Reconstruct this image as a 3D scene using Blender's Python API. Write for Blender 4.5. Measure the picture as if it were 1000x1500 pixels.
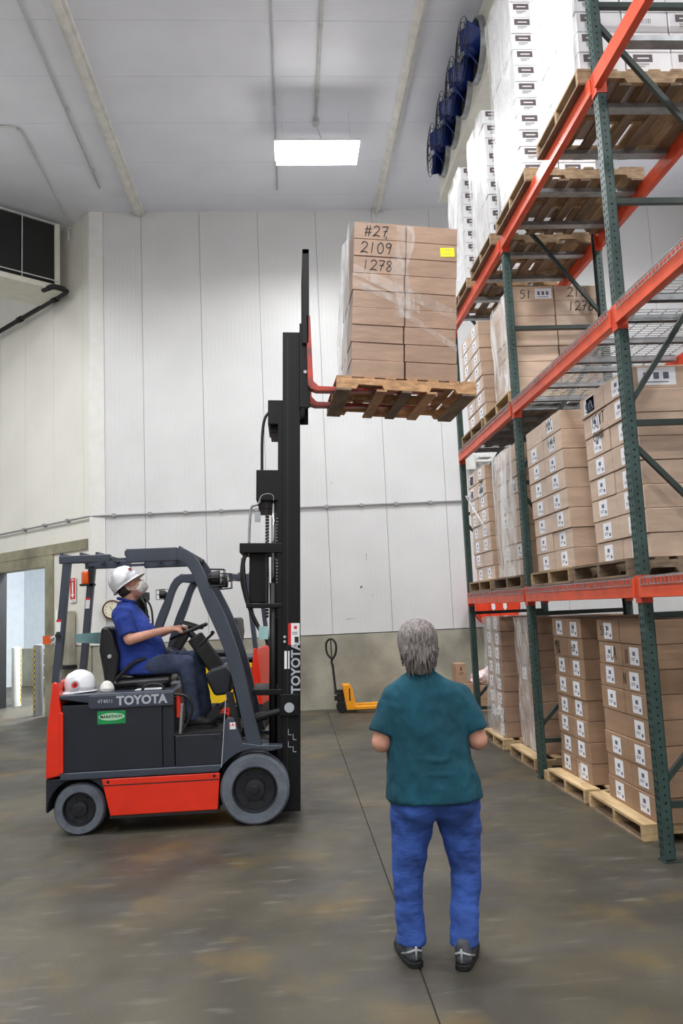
import bpy, bmesh, math, random
from mathutils import Matrix, Vector, Euler
random.seed(7)
for _o in list(bpy.data.objects): bpy.data.objects.remove(_o)
SC = bpy.context.scene
COL = SC.collection
# ------------------------------------------------------------------ camera, world, exposure
cam_d = bpy.data.cameras.new('camera'); cam = bpy.data.objects.new('camera', cam_d); COL.objects.link(cam)
cam_d.sensor_fit = 'VERTICAL'; cam_d.sensor_height = 36.0; cam_d.lens = 36.0*1169/1500
cam_d.clip_end = 100
RC = ((0.99705, 0.03632, -0.06759), (-0.06270, -0.12205, -0.99054), (-0.04423, 0.99186, -0.11941))
cam.matrix_world = Matrix(((*RC[0], 0.0), (*RC[1], 0.0), (*RC[2], 1.72), (0, 0, 0, 1)))
SC.camera = cam
world = bpy.data.worlds.new('world'); SC.world = world; world.use_nodes = True
world.node_tree.nodes['Background'].inputs[0].default_value = (0.8, 0.88, 1, 1)
world.node_tree.nodes['Background'].inputs[1].default_value = 0.3
vs = SC.view_settings
vs.view_transform = 'Standard'; vs.look = 'None'; vs.gamma = 1.0; vs.use_curve_mapping = False
vs.exposure = -0.50
LAMP_W = 215.0        # power of every hung ceiling lamp
LAMP_GLOW = 30.0       # glow of its diffuser
LAMP_SPOTS = [(0.63, 11.1), (0.63, 5.2), (0.63, 0.2), (-5.0, 10.5), (-3.2, 6.2), (-3.2, 1.2), (0.63, -4.6), (-3.2, -3.8), (5.9, 10.6), (5.9, 5.2), (5.9, 0.2), (-8.5, 12.9)]  # last spot: unseen lamp added to brighten the diagonal wall

# ------------------------------------------------------------------ helpers
class MB:
    """collects shapes; build() links them as ONE mesh object"""
    def __init__(s, off=(0, 0, 0)):
        s.v = []; s.f = []; s.m = []; s.off = Vector(off); s.cur = 0
    def add(s, vs_, fs_):
        b = len(s.v); s.v += [Vector(p) for p in vs_]
        for f in fs_: s.f.append([b+i for i in f]); s.m.append(s.cur)
        return s
    def box(s, x0, x1, y0, y1, z0, z1, M=None):
        p = [Vector((x, y, z)) for x in (x0, x1) for y in (y0, y1) for z in (z0, z1)]
        if M is not None: p = [M @ q for q in p]
        return s.add(p, [(0,1,3,2),(4,6,7,5),(0,4,5,1),(2,3,7,6),(0,2,6,4),(1,5,7,3)])
    def bar(s, a, b, w, h, up=(0, 0, 1)):
        a = Vector(a); b = Vector(b); d = (b-a).normalized(); u = Vector(up)
        if abs(d.dot(u)) > .98: u = Vector((0, 1, 0))
        r = d.cross(u).normalized(); u = r.cross(d)
        p = [e + r*(i*w/2) + u*(j*h/2) for e in (a, b) for i in (-1, 1) for j in (-1, 1)]
        return s.add(p, [(0,1,3,2),(4,6,7,5),(0,4,5,1),(2,3,7,6),(0,2,6,4),(1,5,7,3)])
    def prism(s, pts, axis, a0, a1):
        n = len(pts)
        def mk(p, a):
            return {'y': (p[0], a, p[1]), 'x': (a, p[0], p[1]), 'z': (p[0], p[1], a)}[axis]
        return s.add([mk(p, a0) for p in pts] + [mk(p, a1) for p in pts],
                     [list(range(n))[::-1], list(range(n, 2*n))] + [(i, (i+1) % n, n+(i+1) % n, n+i) for i in range(n)])
    def tube(s, pts, r, n=8, closed=False, rs=None):
        pts = [Vector(p) for p in pts]; N = len(pts); rings = []; ref = None
        for i, p in enumerate(pts):
            if closed: d = (pts[(i+1) % N]-pts[i-1]).normalized()
            else: d = (pts[min(i+1, N-1)]-pts[max(i-1, 0)]).normalized()
            if ref is None:
                ref = Vector((0, 0, 1)) if abs(d.z) < .9 else Vector((1, 0, 0))
            a = d.cross(ref)
            if a.length < 1e-4: a = d.cross(Vector((.3, .8, .5)))
            a.normalize(); b = a.cross(d); ref = b
            rr = rs[i] if rs else r
            rings.append([p + a*rr*math.cos(2*math.pi*k/n) + b*rr*math.sin(2*math.pi*k/n) for k in range(n)])
        fs = []
        for i in range(N if closed else N-1):
            j = (i+1) % N
            for k in range(n): fs.append((i*n+k, i*n+(k+1) % n, j*n+(k+1) % n, j*n+k))
        if not closed: fs += [list(range(n)), [(N-1)*n+k for k in range(n)][::-1]]
        return s.add([q for rg in rings for q in rg], fs)
    def cyl(s, a, b, r, n=16, r2=None):
        return s.tube([a, b], r, n, rs=[r, r if r2 is None else r2])
    def lathe(s, prof, o=(0, 0, 0), axis='z', n=24, closed=False):
        o = Vector(o); P = []
        for r, h in prof:
            for k in range(n):
                t = 2*math.pi*k/n; c, q = r*math.cos(t), r*math.sin(t)
                P.append(o + Vector({'z': (c, q, h), 'y': (c, h, q), 'x': (h, c, q)}[axis]))
        N = len(prof); fs = []
        for i in range(N if closed else N-1):
            j = (i+1) % N
            for k in range(n): fs.append((i*n+k, i*n+(k+1) % n, j*n+(k+1) % n, j*n+k))
        if not closed: fs += [list(range(n)), [(N-1)*n+k for k in range(n)]]
        return s.add(P, fs)
    def ball(s, c, r, M=None, n=14, m=9):
        c = Vector(c)
        if not hasattr(r, '__len__'): r = (r, r, r)
        P = []; fs = []
        for i in range(m+1):
            t = math.pi*i/m
            for k in range(n):
                a = 2*math.pi*k/n
                q = Vector((r[0]*math.sin(t)*math.cos(a), r[1]*math.sin(t)*math.sin(a), r[2]*math.cos(t)))
                P.append(c + (M @ q if M is not None else q))
        for i in range(m):
            for k in range(n): fs.append((i*n+k, (i+1)*n+k, (i+1)*n+(k+1) % n, i*n+(k+1) % n))
        return s.add(P, fs)
    def capsule(s, a, b, ra, rb, n=14):
        """closed tapered limb with round ends"""
        a = Vector(a); b = Vector(b); d = (b-a).normalized(); pts = []; rs = []
        for k in range(5):
            t = math.pi/2*(1-k/4.0); pts.append(a - d*ra*math.sin(t)); rs.append(max(ra*math.cos(t), ra*.06))
        for k in range(5):
            t = math.pi/2*(k/4.0); pts.append(b + d*rb*math.sin(t)); rs.append(max(rb*math.cos(t), rb*.06))
        return s.tube(pts, 0, n, rs=rs)
    def loft(s, rings, n=24):
        """rings: (cx, cy, cz, rx, ry[, rot]) horizontal superellipses"""
        P = []; fs = []
        for cx, cy, cz, rx, ry, *ex in rings:
            rot = ex[0] if ex else 0
            for k in range(n):
                t = 2*math.pi*k/n; c, q = math.cos(t), math.sin(t)
                c = math.copysign(abs(c)**.85, c); q = math.copysign(abs(q)**.85, q)
                x, y = rx*c, ry*q
                P.append((cx + x*math.cos(rot)-y*math.sin(rot), cy + x*math.sin(rot)+y*math.cos(rot), cz))
        N = len(rings)
        for i in range(N-1):
            for k in range(n): fs.append((i*n+k, i*n+(k+1) % n, (i+1)*n+(k+1) % n, (i+1)*n+k))
        fs += [list(range(n))[::-1], [(N-1)*n+k for k in range(n)]]
        return s.add(P, fs)
    def mesh(s, name, mats, smooth=False):
        me = bpy.data.meshes.new(name)
        me.from_pydata([tuple(p - s.off) for p in s.v], [], s.f)
        for mt in (mats if isinstance(mats, (list, tuple)) else [mats]): me.materials.append(mt)
        if any(s.m): me.polygons.foreach_set('material_index', s.m)
        bm = bmesh.new(); bm.from_mesh(me); bmesh.ops.recalc_face_normals(bm, faces=bm.faces); bm.to_mesh(me); bm.free()
        if smooth: me.polygons.foreach_set('use_smooth', [True]*len(me.polygons))
        me.update(); return me
    def build(s, name, mats, parent=None, smooth=False, bevel=0, auto=None):
        me = s.mesh(name, mats, smooth or auto is not None)
        o = bpy.data.objects.new(name, me); COL.objects.link(o)
        if parent is not None: o.parent = parent
        if bevel:
            b = o.modifiers.new('bevel', 'BEVEL'); b.width = bevel; b.segments = 2; b.limit_method = 'ANGLE'; b.angle_limit = .6
            try: me.polygons.foreach_set('use_smooth', [True]*len(me.polygons))
            except Exception: pass
            w = o.modifiers.new('wn', 'WEIGHTED_NORMAL')
        elif auto is not None:
            sharp_edges(me, auto)
        return o
def sharp_edges(me, ang):
    bm = bmesh.new(); bm.from_mesh(me)
    for e in bm.edges:
        if len(e.link_faces) == 2 and e.calc_face_angle(0) > ang: e.smooth = False
    bm.to_mesh(me); bm.free()
def tag(o, label=None, cat=None, group=None, kind=None):
    if label: o['label'] = label
    if cat: o['category'] = cat
    if group: o['group'] = group
    if kind: o['kind'] = kind
    return o
def empty(name, loc=(0, 0, 0), rz=0.0, label=None, cat=None, group=None, M=None):
    o = bpy.data.objects.new(name, None); COL.objects.link(o); o.empty_display_size = .1
    if M is not None: o.matrix_world = M
    else: o.location = loc; o.rotation_euler = (0, 0, rz)
    return tag(o, label, cat, group)
def inst(name, me, parent=None, M=None):
    o = bpy.data.objects.new(name, me); COL.objects.link(o)
    if parent is not None: o.parent = parent
    if M is not None: o.matrix_local = M
    return o
def T(x, y, z): return Matrix.Translation((x, y, z))
def arc(cx, cz, r, a0, a1, n=12):
    return [(cx + r*math.cos(math.radians(a0+(a1-a0)*k/n)), cz + r*math.sin(math.radians(a0+(a1-a0)*k/n))) for k in range(n+1)]
def smooth_path(pts, k=6):
    """Catmull-Rom through the points"""
    P = [Vector(p) for p in pts]; out = []
    for i in range(len(P)-1):
        p0 = P[max(i-1, 0)]; p1 = P[i]; p2 = P[i+1]; p3 = P[min(i+2, len(P)-1)]
        for j in range(k):
            t = j/k
            out.append(.5*((2*p1)+(p2-p0)*t+(2*p0-5*p1+4*p2-p3)*t*t+(3*p1-p0-3*p2+p3)*t**3))
    out.append(P[-1]); return out
def text_mesh(txt, size, mat, depth=.0015, bold=0.0, shear=0.0):
    cu = bpy.data.curves.new('lettering', 'FONT'); cu.body = txt; cu.size = size; cu.extrude = depth; cu.offset = bold; cu.shear = shear
    cu.align_x = 'CENTER'; cu.align_y = 'CENTER'; cu.resolution_u = 3
    ob = bpy.data.objects.new('lettering', cu); COL.objects.link(ob)
    dg = bpy.context.evaluated_depsgraph_get(); dg.update()
    me = bpy.data.meshes.new_from_object(ob.evaluated_get(dg)); me.materials.clear(); me.materials.append(mat)
    bpy.data.objects.remove(ob); me.name = 'lettering'
    return me
FACE_NY = Matrix.Rotation(math.pi/2, 4, 'X')                                     # lettering that faces -Y, reads left to right along +X
FACE_NX = Matrix.Rotation(-math.pi/2, 4, 'Z') @ Matrix.Rotation(math.pi/2, 4, 'X')  # faces -X, reads along -Y
FACE_PX = Matrix.Rotation(math.pi/2, 4, 'Z') @ Matrix.Rotation(math.pi/2, 4, 'X')

# ------------------------------------------------------------------ materials
def L(c):
    return tuple(((x/255)/12.92 if x/255 <= .04045 else ((x/255+.055)/1.055)**2.4) for x in c)
def mk(name, rgb, rough=.5, metal=0.0, var=.08, scale=6.0, bump=0.0, bscale=60.0, coat=0.0, emit=0.0, obj=False, stretch=None, tint=None, rnd=0.0, spec=.5, bdist=.02):
    m = bpy.data.materials.new(name); m.use_nodes = True; nt = m.node_tree; N = nt.nodes; K = nt.links
    b = N['Principled BSDF']; c = (*L(rgb), 1)
    b.inputs['Roughness'].default_value = rough; b.inputs['Metallic'].default_value = metal
    b.inputs['Coat Weight'].default_value = coat; b.inputs['Specular IOR Level'].default_value = spec
    if emit:
        b.inputs['Emission Color'].default_value = c; b.inputs['Emission Strength'].default_value = emit
    if obj: src = N.new('ShaderNodeTexCoord').outputs['Object']
    else: src = N.new('ShaderNodeNewGeometry').outputs['Position']
    if stretch:
        mp = N.new('ShaderNodeMapping'); mp.inputs['Scale'].default_value = stretch; K.new(src, mp.inputs[0]); src = mp.outputs[0]
    nz = N.new('ShaderNodeTexNoise'); nz.inputs['Scale'].default_value = scale; nz.inputs['Detail'].default_value = 5; K.new(src, nz.inputs['Vector'])
    mx = N.new('ShaderNodeMix'); mx.data_type = 'RGBA'
    dark = tuple(max(0, x*(1-var*2)) for x in c[:3]); lite = tuple(min(1, x*(1+var*2)) for x in c[:3])
    if tint: dark = L(tint)
    mx.inputs[6].default_value = (*dark, 1); mx.inputs[7].default_value = (*lite, 1)
    rp = N.new('ShaderNodeMapRange'); rp.inputs[1].default_value = .3; rp.inputs[2].default_value = .7; K.new(nz.outputs['Fac'], rp.inputs[0])
    K.new(rp.outputs[0], mx.inputs[0]); out = mx.outputs[2]
    if rnd:
        oi = N.new('ShaderNodeObjectInfo'); hs = N.new('ShaderNodeHueSaturation')
        r2 = N.new('ShaderNodeMapRange'); r2.inputs[3].default_value = 1-rnd; r2.inputs[4].default_value = 1+rnd
        K.new(oi.outputs['Random'], r2.inputs[0]); K.new(r2.outputs[0], hs.inputs['Value']); K.new(out, hs.inputs['Color']); out = hs.outputs[0]
    K.new(out, b.inputs['Base Color'])
    if bump:
        n2 = N.new('ShaderNodeTexNoise'); n2.inputs['Scale'].default_value = bscale; n2.inputs['Detail'].default_value = 4; K.new(src, n2.inputs['Vector'])
        bp = N.new('ShaderNodeBump'); bp.inputs['Strength'].default_value = bump; bp.inputs['Distance'].default_value = bdist; K.new(n2.outputs['Fac'], bp.inputs['Height']); K.new(bp.outputs[0], b.inputs['Normal'])
    return m
def panel_mat(name, rgb, axis, pitch=.075, rough=.38, bump=.35):
    """white metal-faced insulated panel with fine ribs along one axis"""
    m = mk(name, rgb, rough, var=.02, scale=1.2); nt = m.node_tree; N = nt.nodes; K = nt.links; b = N['Principled BSDF']
    g = N.new('ShaderNodeNewGeometry'); dp = N.new('ShaderNodeVectorMath'); dp.operation = 'DOT_PRODUCT'; dp.inputs[1].default_value = axis
    K.new(g.outputs['Position'], dp.inputs[0])
    mu = N.new('ShaderNodeMath'); mu.operation = 'MULTIPLY'; mu.inputs[1].default_value = 2*math.pi/pitch; K.new(dp.outputs['Value'], mu.inputs[0])
    sn = N.new('ShaderNodeMath'); sn.operation = 'SINE'; K.new(mu.outputs[0], sn.inputs[0])
    cl = N.new('ShaderNodeMapRange'); cl.inputs[1].default_value = .75; cl.inputs[2].default_value = 1.0; K.new(sn.outputs[0], cl.inputs[0])
    bp = N.new('ShaderNodeBump'); bp.inputs['Strength'].default_value = bump; bp.inputs['Distance'].default_value = .004; K.new(cl.outputs[0], bp.inputs['Height']); K.new(bp.outputs[0], b.inputs['Normal'])
    return m
def film_mat(name, alpha, white=.9, rough=.18, scale=7.0, stretch=(1, 1, .35)):
    """stretch film: mostly clear, glossy, milky in wrinkles"""
    m = bpy.data.materials.new(name); m.use_nodes = True; nt = m.node_tree; N = nt.nodes; K = nt.links
    b = N['Principled BSDF']; b.inputs['Base Color'].default_value = (white, white, white, 1); b.inputs['Roughness'].default_value = rough
    g = N.new('ShaderNodeNewGeometry'); mp = N.new('ShaderNodeMapping'); mp.inputs['Scale'].default_value = stretch; mp.inputs['Rotation'].default_value = (.5, .3, 0); K.new(g.outputs['Position'], mp.inputs[0])
    nz = N.new('ShaderNodeTexNoise'); nz.inputs['Scale'].default_value = scale; nz.inputs['Detail'].default_value = 6; nz.inputs['Distortion'].default_value = 1.2; K.new(mp.outputs[0], nz.inputs['Vector'])
    rp = N.new('ShaderNodeMapRange'); rp.inputs[1].default_value = .42; rp.inputs[2].default_value = .75; rp.inputs[3].default_value = alpha*.35; rp.inputs[4].default_value = min(1, alpha*1.6); K.new(nz.outputs['Fac'], rp.inputs[0])
    K.new(rp.outputs[0], b.inputs['Alpha'])
    bp = N.new('ShaderNodeBump'); bp.inputs['Strength'].default_value = .9; bp.inputs['Distance'].default_value = .03; K.new(nz.outputs['Fac'], bp.inputs['Height']); K.new(bp.outputs[0], b.inputs['Normal'])
    return m
def floor_mat():
    m = mk('sealed_concrete', (128, 121, 103), .42, var=.1, scale=.9, coat=.0); nt = m.node_tree; N = nt.nodes; K = nt.links; b = N['Principled BSDF']
    g = N.new('ShaderNodeNewGeometry')
    def noise(sc, det=6, st=None, dist=0.0):
        src = g.outputs['Position']
        if st:
            mp = N.new('ShaderNodeMapping'); mp.inputs['Scale'].default_value = st; K.new(src, mp.inputs[0]); src = mp.outputs[0]
        n = N.new('ShaderNodeTexNoise'); n.inputs['Scale'].default_value = sc; n.inputs['Detail'].default_value = det; n.inputs['Distortion'].default_value = dist; K.new(src, n.inputs['Vector']); return n.outputs['Fac']
    def rng(s, a, b_, c=0.0, d=1.0):
        r = N.new('ShaderNodeMapRange'); r.inputs[1].default_value = a; r.inputs[2].default_value = b_; r.inputs[3].default_value = c; r.inputs[4].default_value = d; K.new(s, r.inputs[0]); return r.outputs[0]
    def mix(fac, ca, cb):
        x = N.new('ShaderNodeMix'); x.data_type = 'RGBA'; K.new(fac, x.inputs[0])
        for i, c in ((6, ca), (7, cb)):
            if hasattr(c, 'is_linked') or hasattr(c, 'node'): K.new(c, x.inputs[i])
            else: x.inputs[i].default_value = (*L(c), 1)
        return x.outputs[2]
    base = mix(rng(noise(1.1, 7, (1, .7, 1), .5), .40, .62), (62, 59, 51), (84, 79, 65))
    base = mix(rng(noise(2.3, 8, (1.0, 1.3, 1), .6), .48, .7, 0, .7), base, (72, 69, 67))
    base = mix(rng(noise(1.6, 4), .56, .72, 0, .55), base, (112, 92, 48))
    base = mix(rng(noise(7, 8, (.5, 2.0, 1)), .58, .8, 0, .4), base, (136, 132, 120))
    base = mix(rng(noise(38, 4, (.15, 3.0, 1)), .72, .8, 0, .5), base, (58, 55, 50))
    K.new(base, b.inputs['Base Color'])
    K.new(rng(noise(2.2, 5), .3, .7, .38, .62), b.inputs['Roughness'])
    bp = N.new('ShaderNodeBump'); bp.inputs['Strength'].default_value = .12; bp.inputs['Distance'].default_value = .01; K.new(noise(45, 5), bp.inputs['Height']); K.new(bp.outputs[0], b.inputs['Normal'])
    return m
def wood(name, rgb, dark):
    return mk(name, rgb, .75, var=.05, scale=2.2, stretch=(5, 1.3, 12), tint=dark, bump=.15, bscale=5, rnd=.16, obj=True)
M = {}
M['floor'] = floor_mat()
M['wallp'] = panel_mat('white_wall_panel', (212, 212, 212), (1, 0, 0))
M['diagp'] = panel_mat('cream_wall_panel', (228, 226, 217), (-.694, .72, 0))
M['sidep'] = panel_mat('side_wall_panel', (230, 231, 234), (0, 1, 0))
M['ceilp'] = panel_mat('ceiling_panel', (238, 241, 250), (0, 1, 0), .053)
M['plain'] = mk('white_paint', (224, 224, 222), .45, var=.03)
M['dimw'] = mk('dim_wall_paint', (212, 212, 212), .6, var=.05)
M['trimw'] = mk('white_trim', (220, 219, 215), .4, var=.02)
M['conc'] = mk('grey_concrete', (158, 155, 140), .8, var=.16, scale=1.6, bump=.3, bscale=30)
M['concd'] = mk('olive_concrete', (140, 136, 114), .8, var=.16, scale=2.2, bump=.3, bscale=30)
M['joint'] = mk('joint_filler', (64, 60, 54), .9)
M['rail'] = mk('ceiling_rail', (232, 231, 226), .5, var=.05)
M['cond'] = mk('grey_conduit', (206, 206, 206), .45, metal=.0, var=.05)
M['condg'] = mk('wall_conduit', (150, 150, 152), .45, var=.05)
M['galv'] = mk('galvanised_steel', (160, 163, 165), .42, metal=.7, var=.12, scale=12)
M['lamph'] = mk('lamp_housing', (232, 232, 232), .4)
M['lampe'] = mk('lamp_diffuser', (255, 253, 248), .4, emit=LAMP_GLOW, var=0)
M['green'] = mk('dark_green_enamel', (52, 74, 70), .5, var=.12, scale=9, rnd=.06)
M['greend'] = mk('dark_green_brace', (44, 58, 54), .5, var=.12, scale=9)
M['orange'] = mk('orange_red_enamel', (222, 82, 46), .42, var=.07, scale=7, bump=.03)
M['orangep'] = mk('orange_connector', (206, 70, 42), .45, var=.08)
M['dark'] = mk('black_gap', (16, 16, 16), .8)
M['kraft'] = mk('kraft_cardboard', (156, 126, 101), .62, var=.05, scale=3, stretch=(1, 1, 6), rnd=.08, bump=.05, bscale=25)
M['kraftg'] = mk('wrapped_kraft', (166, 138, 118), .34, var=.07, scale=4, stretch=(1, 1, 4), rnd=.06, coat=.35, bump=.12, bscale=9)
M['kraftl'] = mk('pale_wrapped_kraft', (196, 170, 148), .36, var=.06, scale=4, stretch=(1, 1, 4), rnd=.06, coat=.3, bump=.1, bscale=9)  # paler kraft tone for the stacks on the lowest and middle beams
M['kraftd'] = mk('plain_kraft', (158, 128, 100), .65, var=.05, scale=3, rnd=.08)
M['wbox'] = mk('white_carton', (232, 232, 234), .4, var=.02, rnd=.03, coat=.2)
M['paper'] = mk('label_paper', (238, 239, 244), .55, var=.01)
M['ink'] = mk('printed_ink', (92, 98, 120), .6)
M['inkb'] = mk('dark_print', (96, 84, 86), .6)
M['inkl'] = mk('pale_print', (168, 166, 168), .6)
M['marker'] = mk('black_marker', (30, 26, 26), .6)
M['brownmk'] = mk('brown_marker', (88, 48, 34), .6)
M['yellowl'] = mk('yellow_label', (236, 226, 24), .5)
M['film'] = film_mat('clear_stretch_film', .22)
M['filmf'] = film_mat('glossy_crinkled_film', .5, white=.95, rough=.1, scale=9)
M['filmw'] = film_mat('milky_stretch_film', .62, scale=5)
M['films'] = film_mat('film_streak', .20, scale=14)
M['wood1'] = wood('pale_pallet_wood', (204, 178, 136), (170, 140, 100))
M['wood2'] = wood('worn_pallet_wood', (178, 152, 118), (132, 108, 82))
M['wood3'] = wood('grey_pallet_wood', (138, 118, 96), (92, 76, 62))
M['wood4'] = wood('fresh_pallet_wood', (196, 156, 116), (150, 112, 78))
M['tred'] = mk('truck_red_paint', (226, 46, 18), .33, var=.05, scale=4, coat=.25)
M['tgrey'] = mk('truck_slate_paint', (58, 64, 77), .42, var=.06, scale=5, coat=.1)
M['tdark'] = mk('truck_charcoal_paint', (28, 32, 42), .48, var=.07, scale=5)
M['tblack'] = mk('mast_black_paint', (11, 12, 15), .5, var=.1, scale=6, spec=.3)
M['black'] = mk('matte_black', (22, 22, 24), .6, var=.1)
M['rubber'] = mk('grey_tyre_rubber', (98, 104, 114), .75, var=.12, scale=9, bump=.2, bscale=40)
M['rim'] = mk('dark_wheel_rim', (30, 32, 38), .45, var=.1)
M['vinyl'] = mk('black_vinyl', (24, 24, 26), .38, var=.08, bump=.08, bscale=30)
M['hose'] = mk('black_hose', (20, 20, 22), .5)
M['chrome'] = mk('chromed_rod', (205, 208, 214), .14, metal=1, var=.03)
M['silver'] = mk('silver_lettering', (176, 182, 190), .4, var=.02)
M['white'] = mk('white_sticker', (236, 236, 236), .45, var=.01)
M['redst'] = mk('red_sticker', (206, 30, 34), .45, var=.02)
M['blackst'] = mk('black_print', (24, 24, 26), .5)
M['greenst'] = mk('green_sticker', (22, 140, 74), .45, var=.08, scale=20)
M['greenl'] = mk('pale_green_print', (170, 214, 180), .45, var=.1)
M['teal'] = mk('teal_plastic', (146, 184, 184), .3, var=.1)
M['amber'] = mk('amber_lens', (238, 92, 14), .2, var=.1, coat=.6)
M['glassl'] = mk('lamp_glass', (210, 214, 214), .1, var=.1, coat=.8)
M['yel'] = mk('yellow_paint', (242, 200, 20), .4, var=.04)
M['jack'] = mk('yellow_orange_paint', (238, 158, 28), .42, var=.05)
M['hat'] = mk('white_hard_hat', (236, 237, 240), .25, var=.01, coat=.5)
M['mask'] = mk('white_mask_cloth', (224, 222, 216), .8, bump=.3, bscale=60)
M['skin'] = mk('skin', (206, 150, 128), .5, var=.05, scale=18)
M['hairg'] = mk('grey_hair', (132, 124, 122), .55, var=.28, scale=26, stretch=(3, 3, .5), bump=.8, bscale=40, bdist=.015)
M['haird'] = mk('dark_hair', (52, 42, 38), .6, var=.2, scale=30)
M['blue'] = mk('royal_blue_polo', (30, 56, 138), .85, var=.1, scale=7, bump=.5, bscale=9, bdist=.05)
M['tealsh'] = mk('dark_teal_tshirt', (8, 70, 86), .9, var=.10, scale=5, stretch=(1.6, 1, .8), bump=.7, bscale=5, bdist=.05)
M['jean'] = mk('blue_denim', (48, 80, 154), .85, var=.22, scale=3, stretch=(1, 1, 2.0), bump=.6, bscale=4.5, bdist=.05)
M['jeand'] = mk('dark_denim', (52, 62, 86), .85, var=.16, scale=7, bump=.5, bscale=9, bdist=.04)
M['shoe'] = mk('grey_trainer', (70, 72, 78), .75, var=.25, scale=22)
M['shoel'] = mk('light_trainer_trim', (166, 170, 172), .7)
M['shoed'] = mk('black_boot', (26, 24, 24), .65)
M['blackcl'] = mk('black_cloth', (20, 20, 22), .9)
M['iron'] = mk('black_coil', (16, 17, 16), .7, var=.2, scale=30)
M['cream'] = mk('cream_metal', (214, 212, 200), .45, var=.03)
M['navy'] = mk('blue_fan_blade', (36, 62, 140), .4, var=.15)
M['clockf'] = mk('cream_clock_face', (230, 222, 196), .5)
M['spool'] = mk('orange_plastic', (226, 62, 24), .4, var=.08)
M['bag'] = mk('pink_white_plastic', (232, 206, 204), .35, var=.06, bump=.6, bscale=12)
M['boll'] = mk('grey_bollard', (128, 130, 130), .5, var=.06)
M['bollw'] = mk('pale_bollard', (196, 198, 192), .5, var=.05)
M['roomw'] = mk('bright_room_wall', (228, 234, 240), .5, var=.02)
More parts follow.
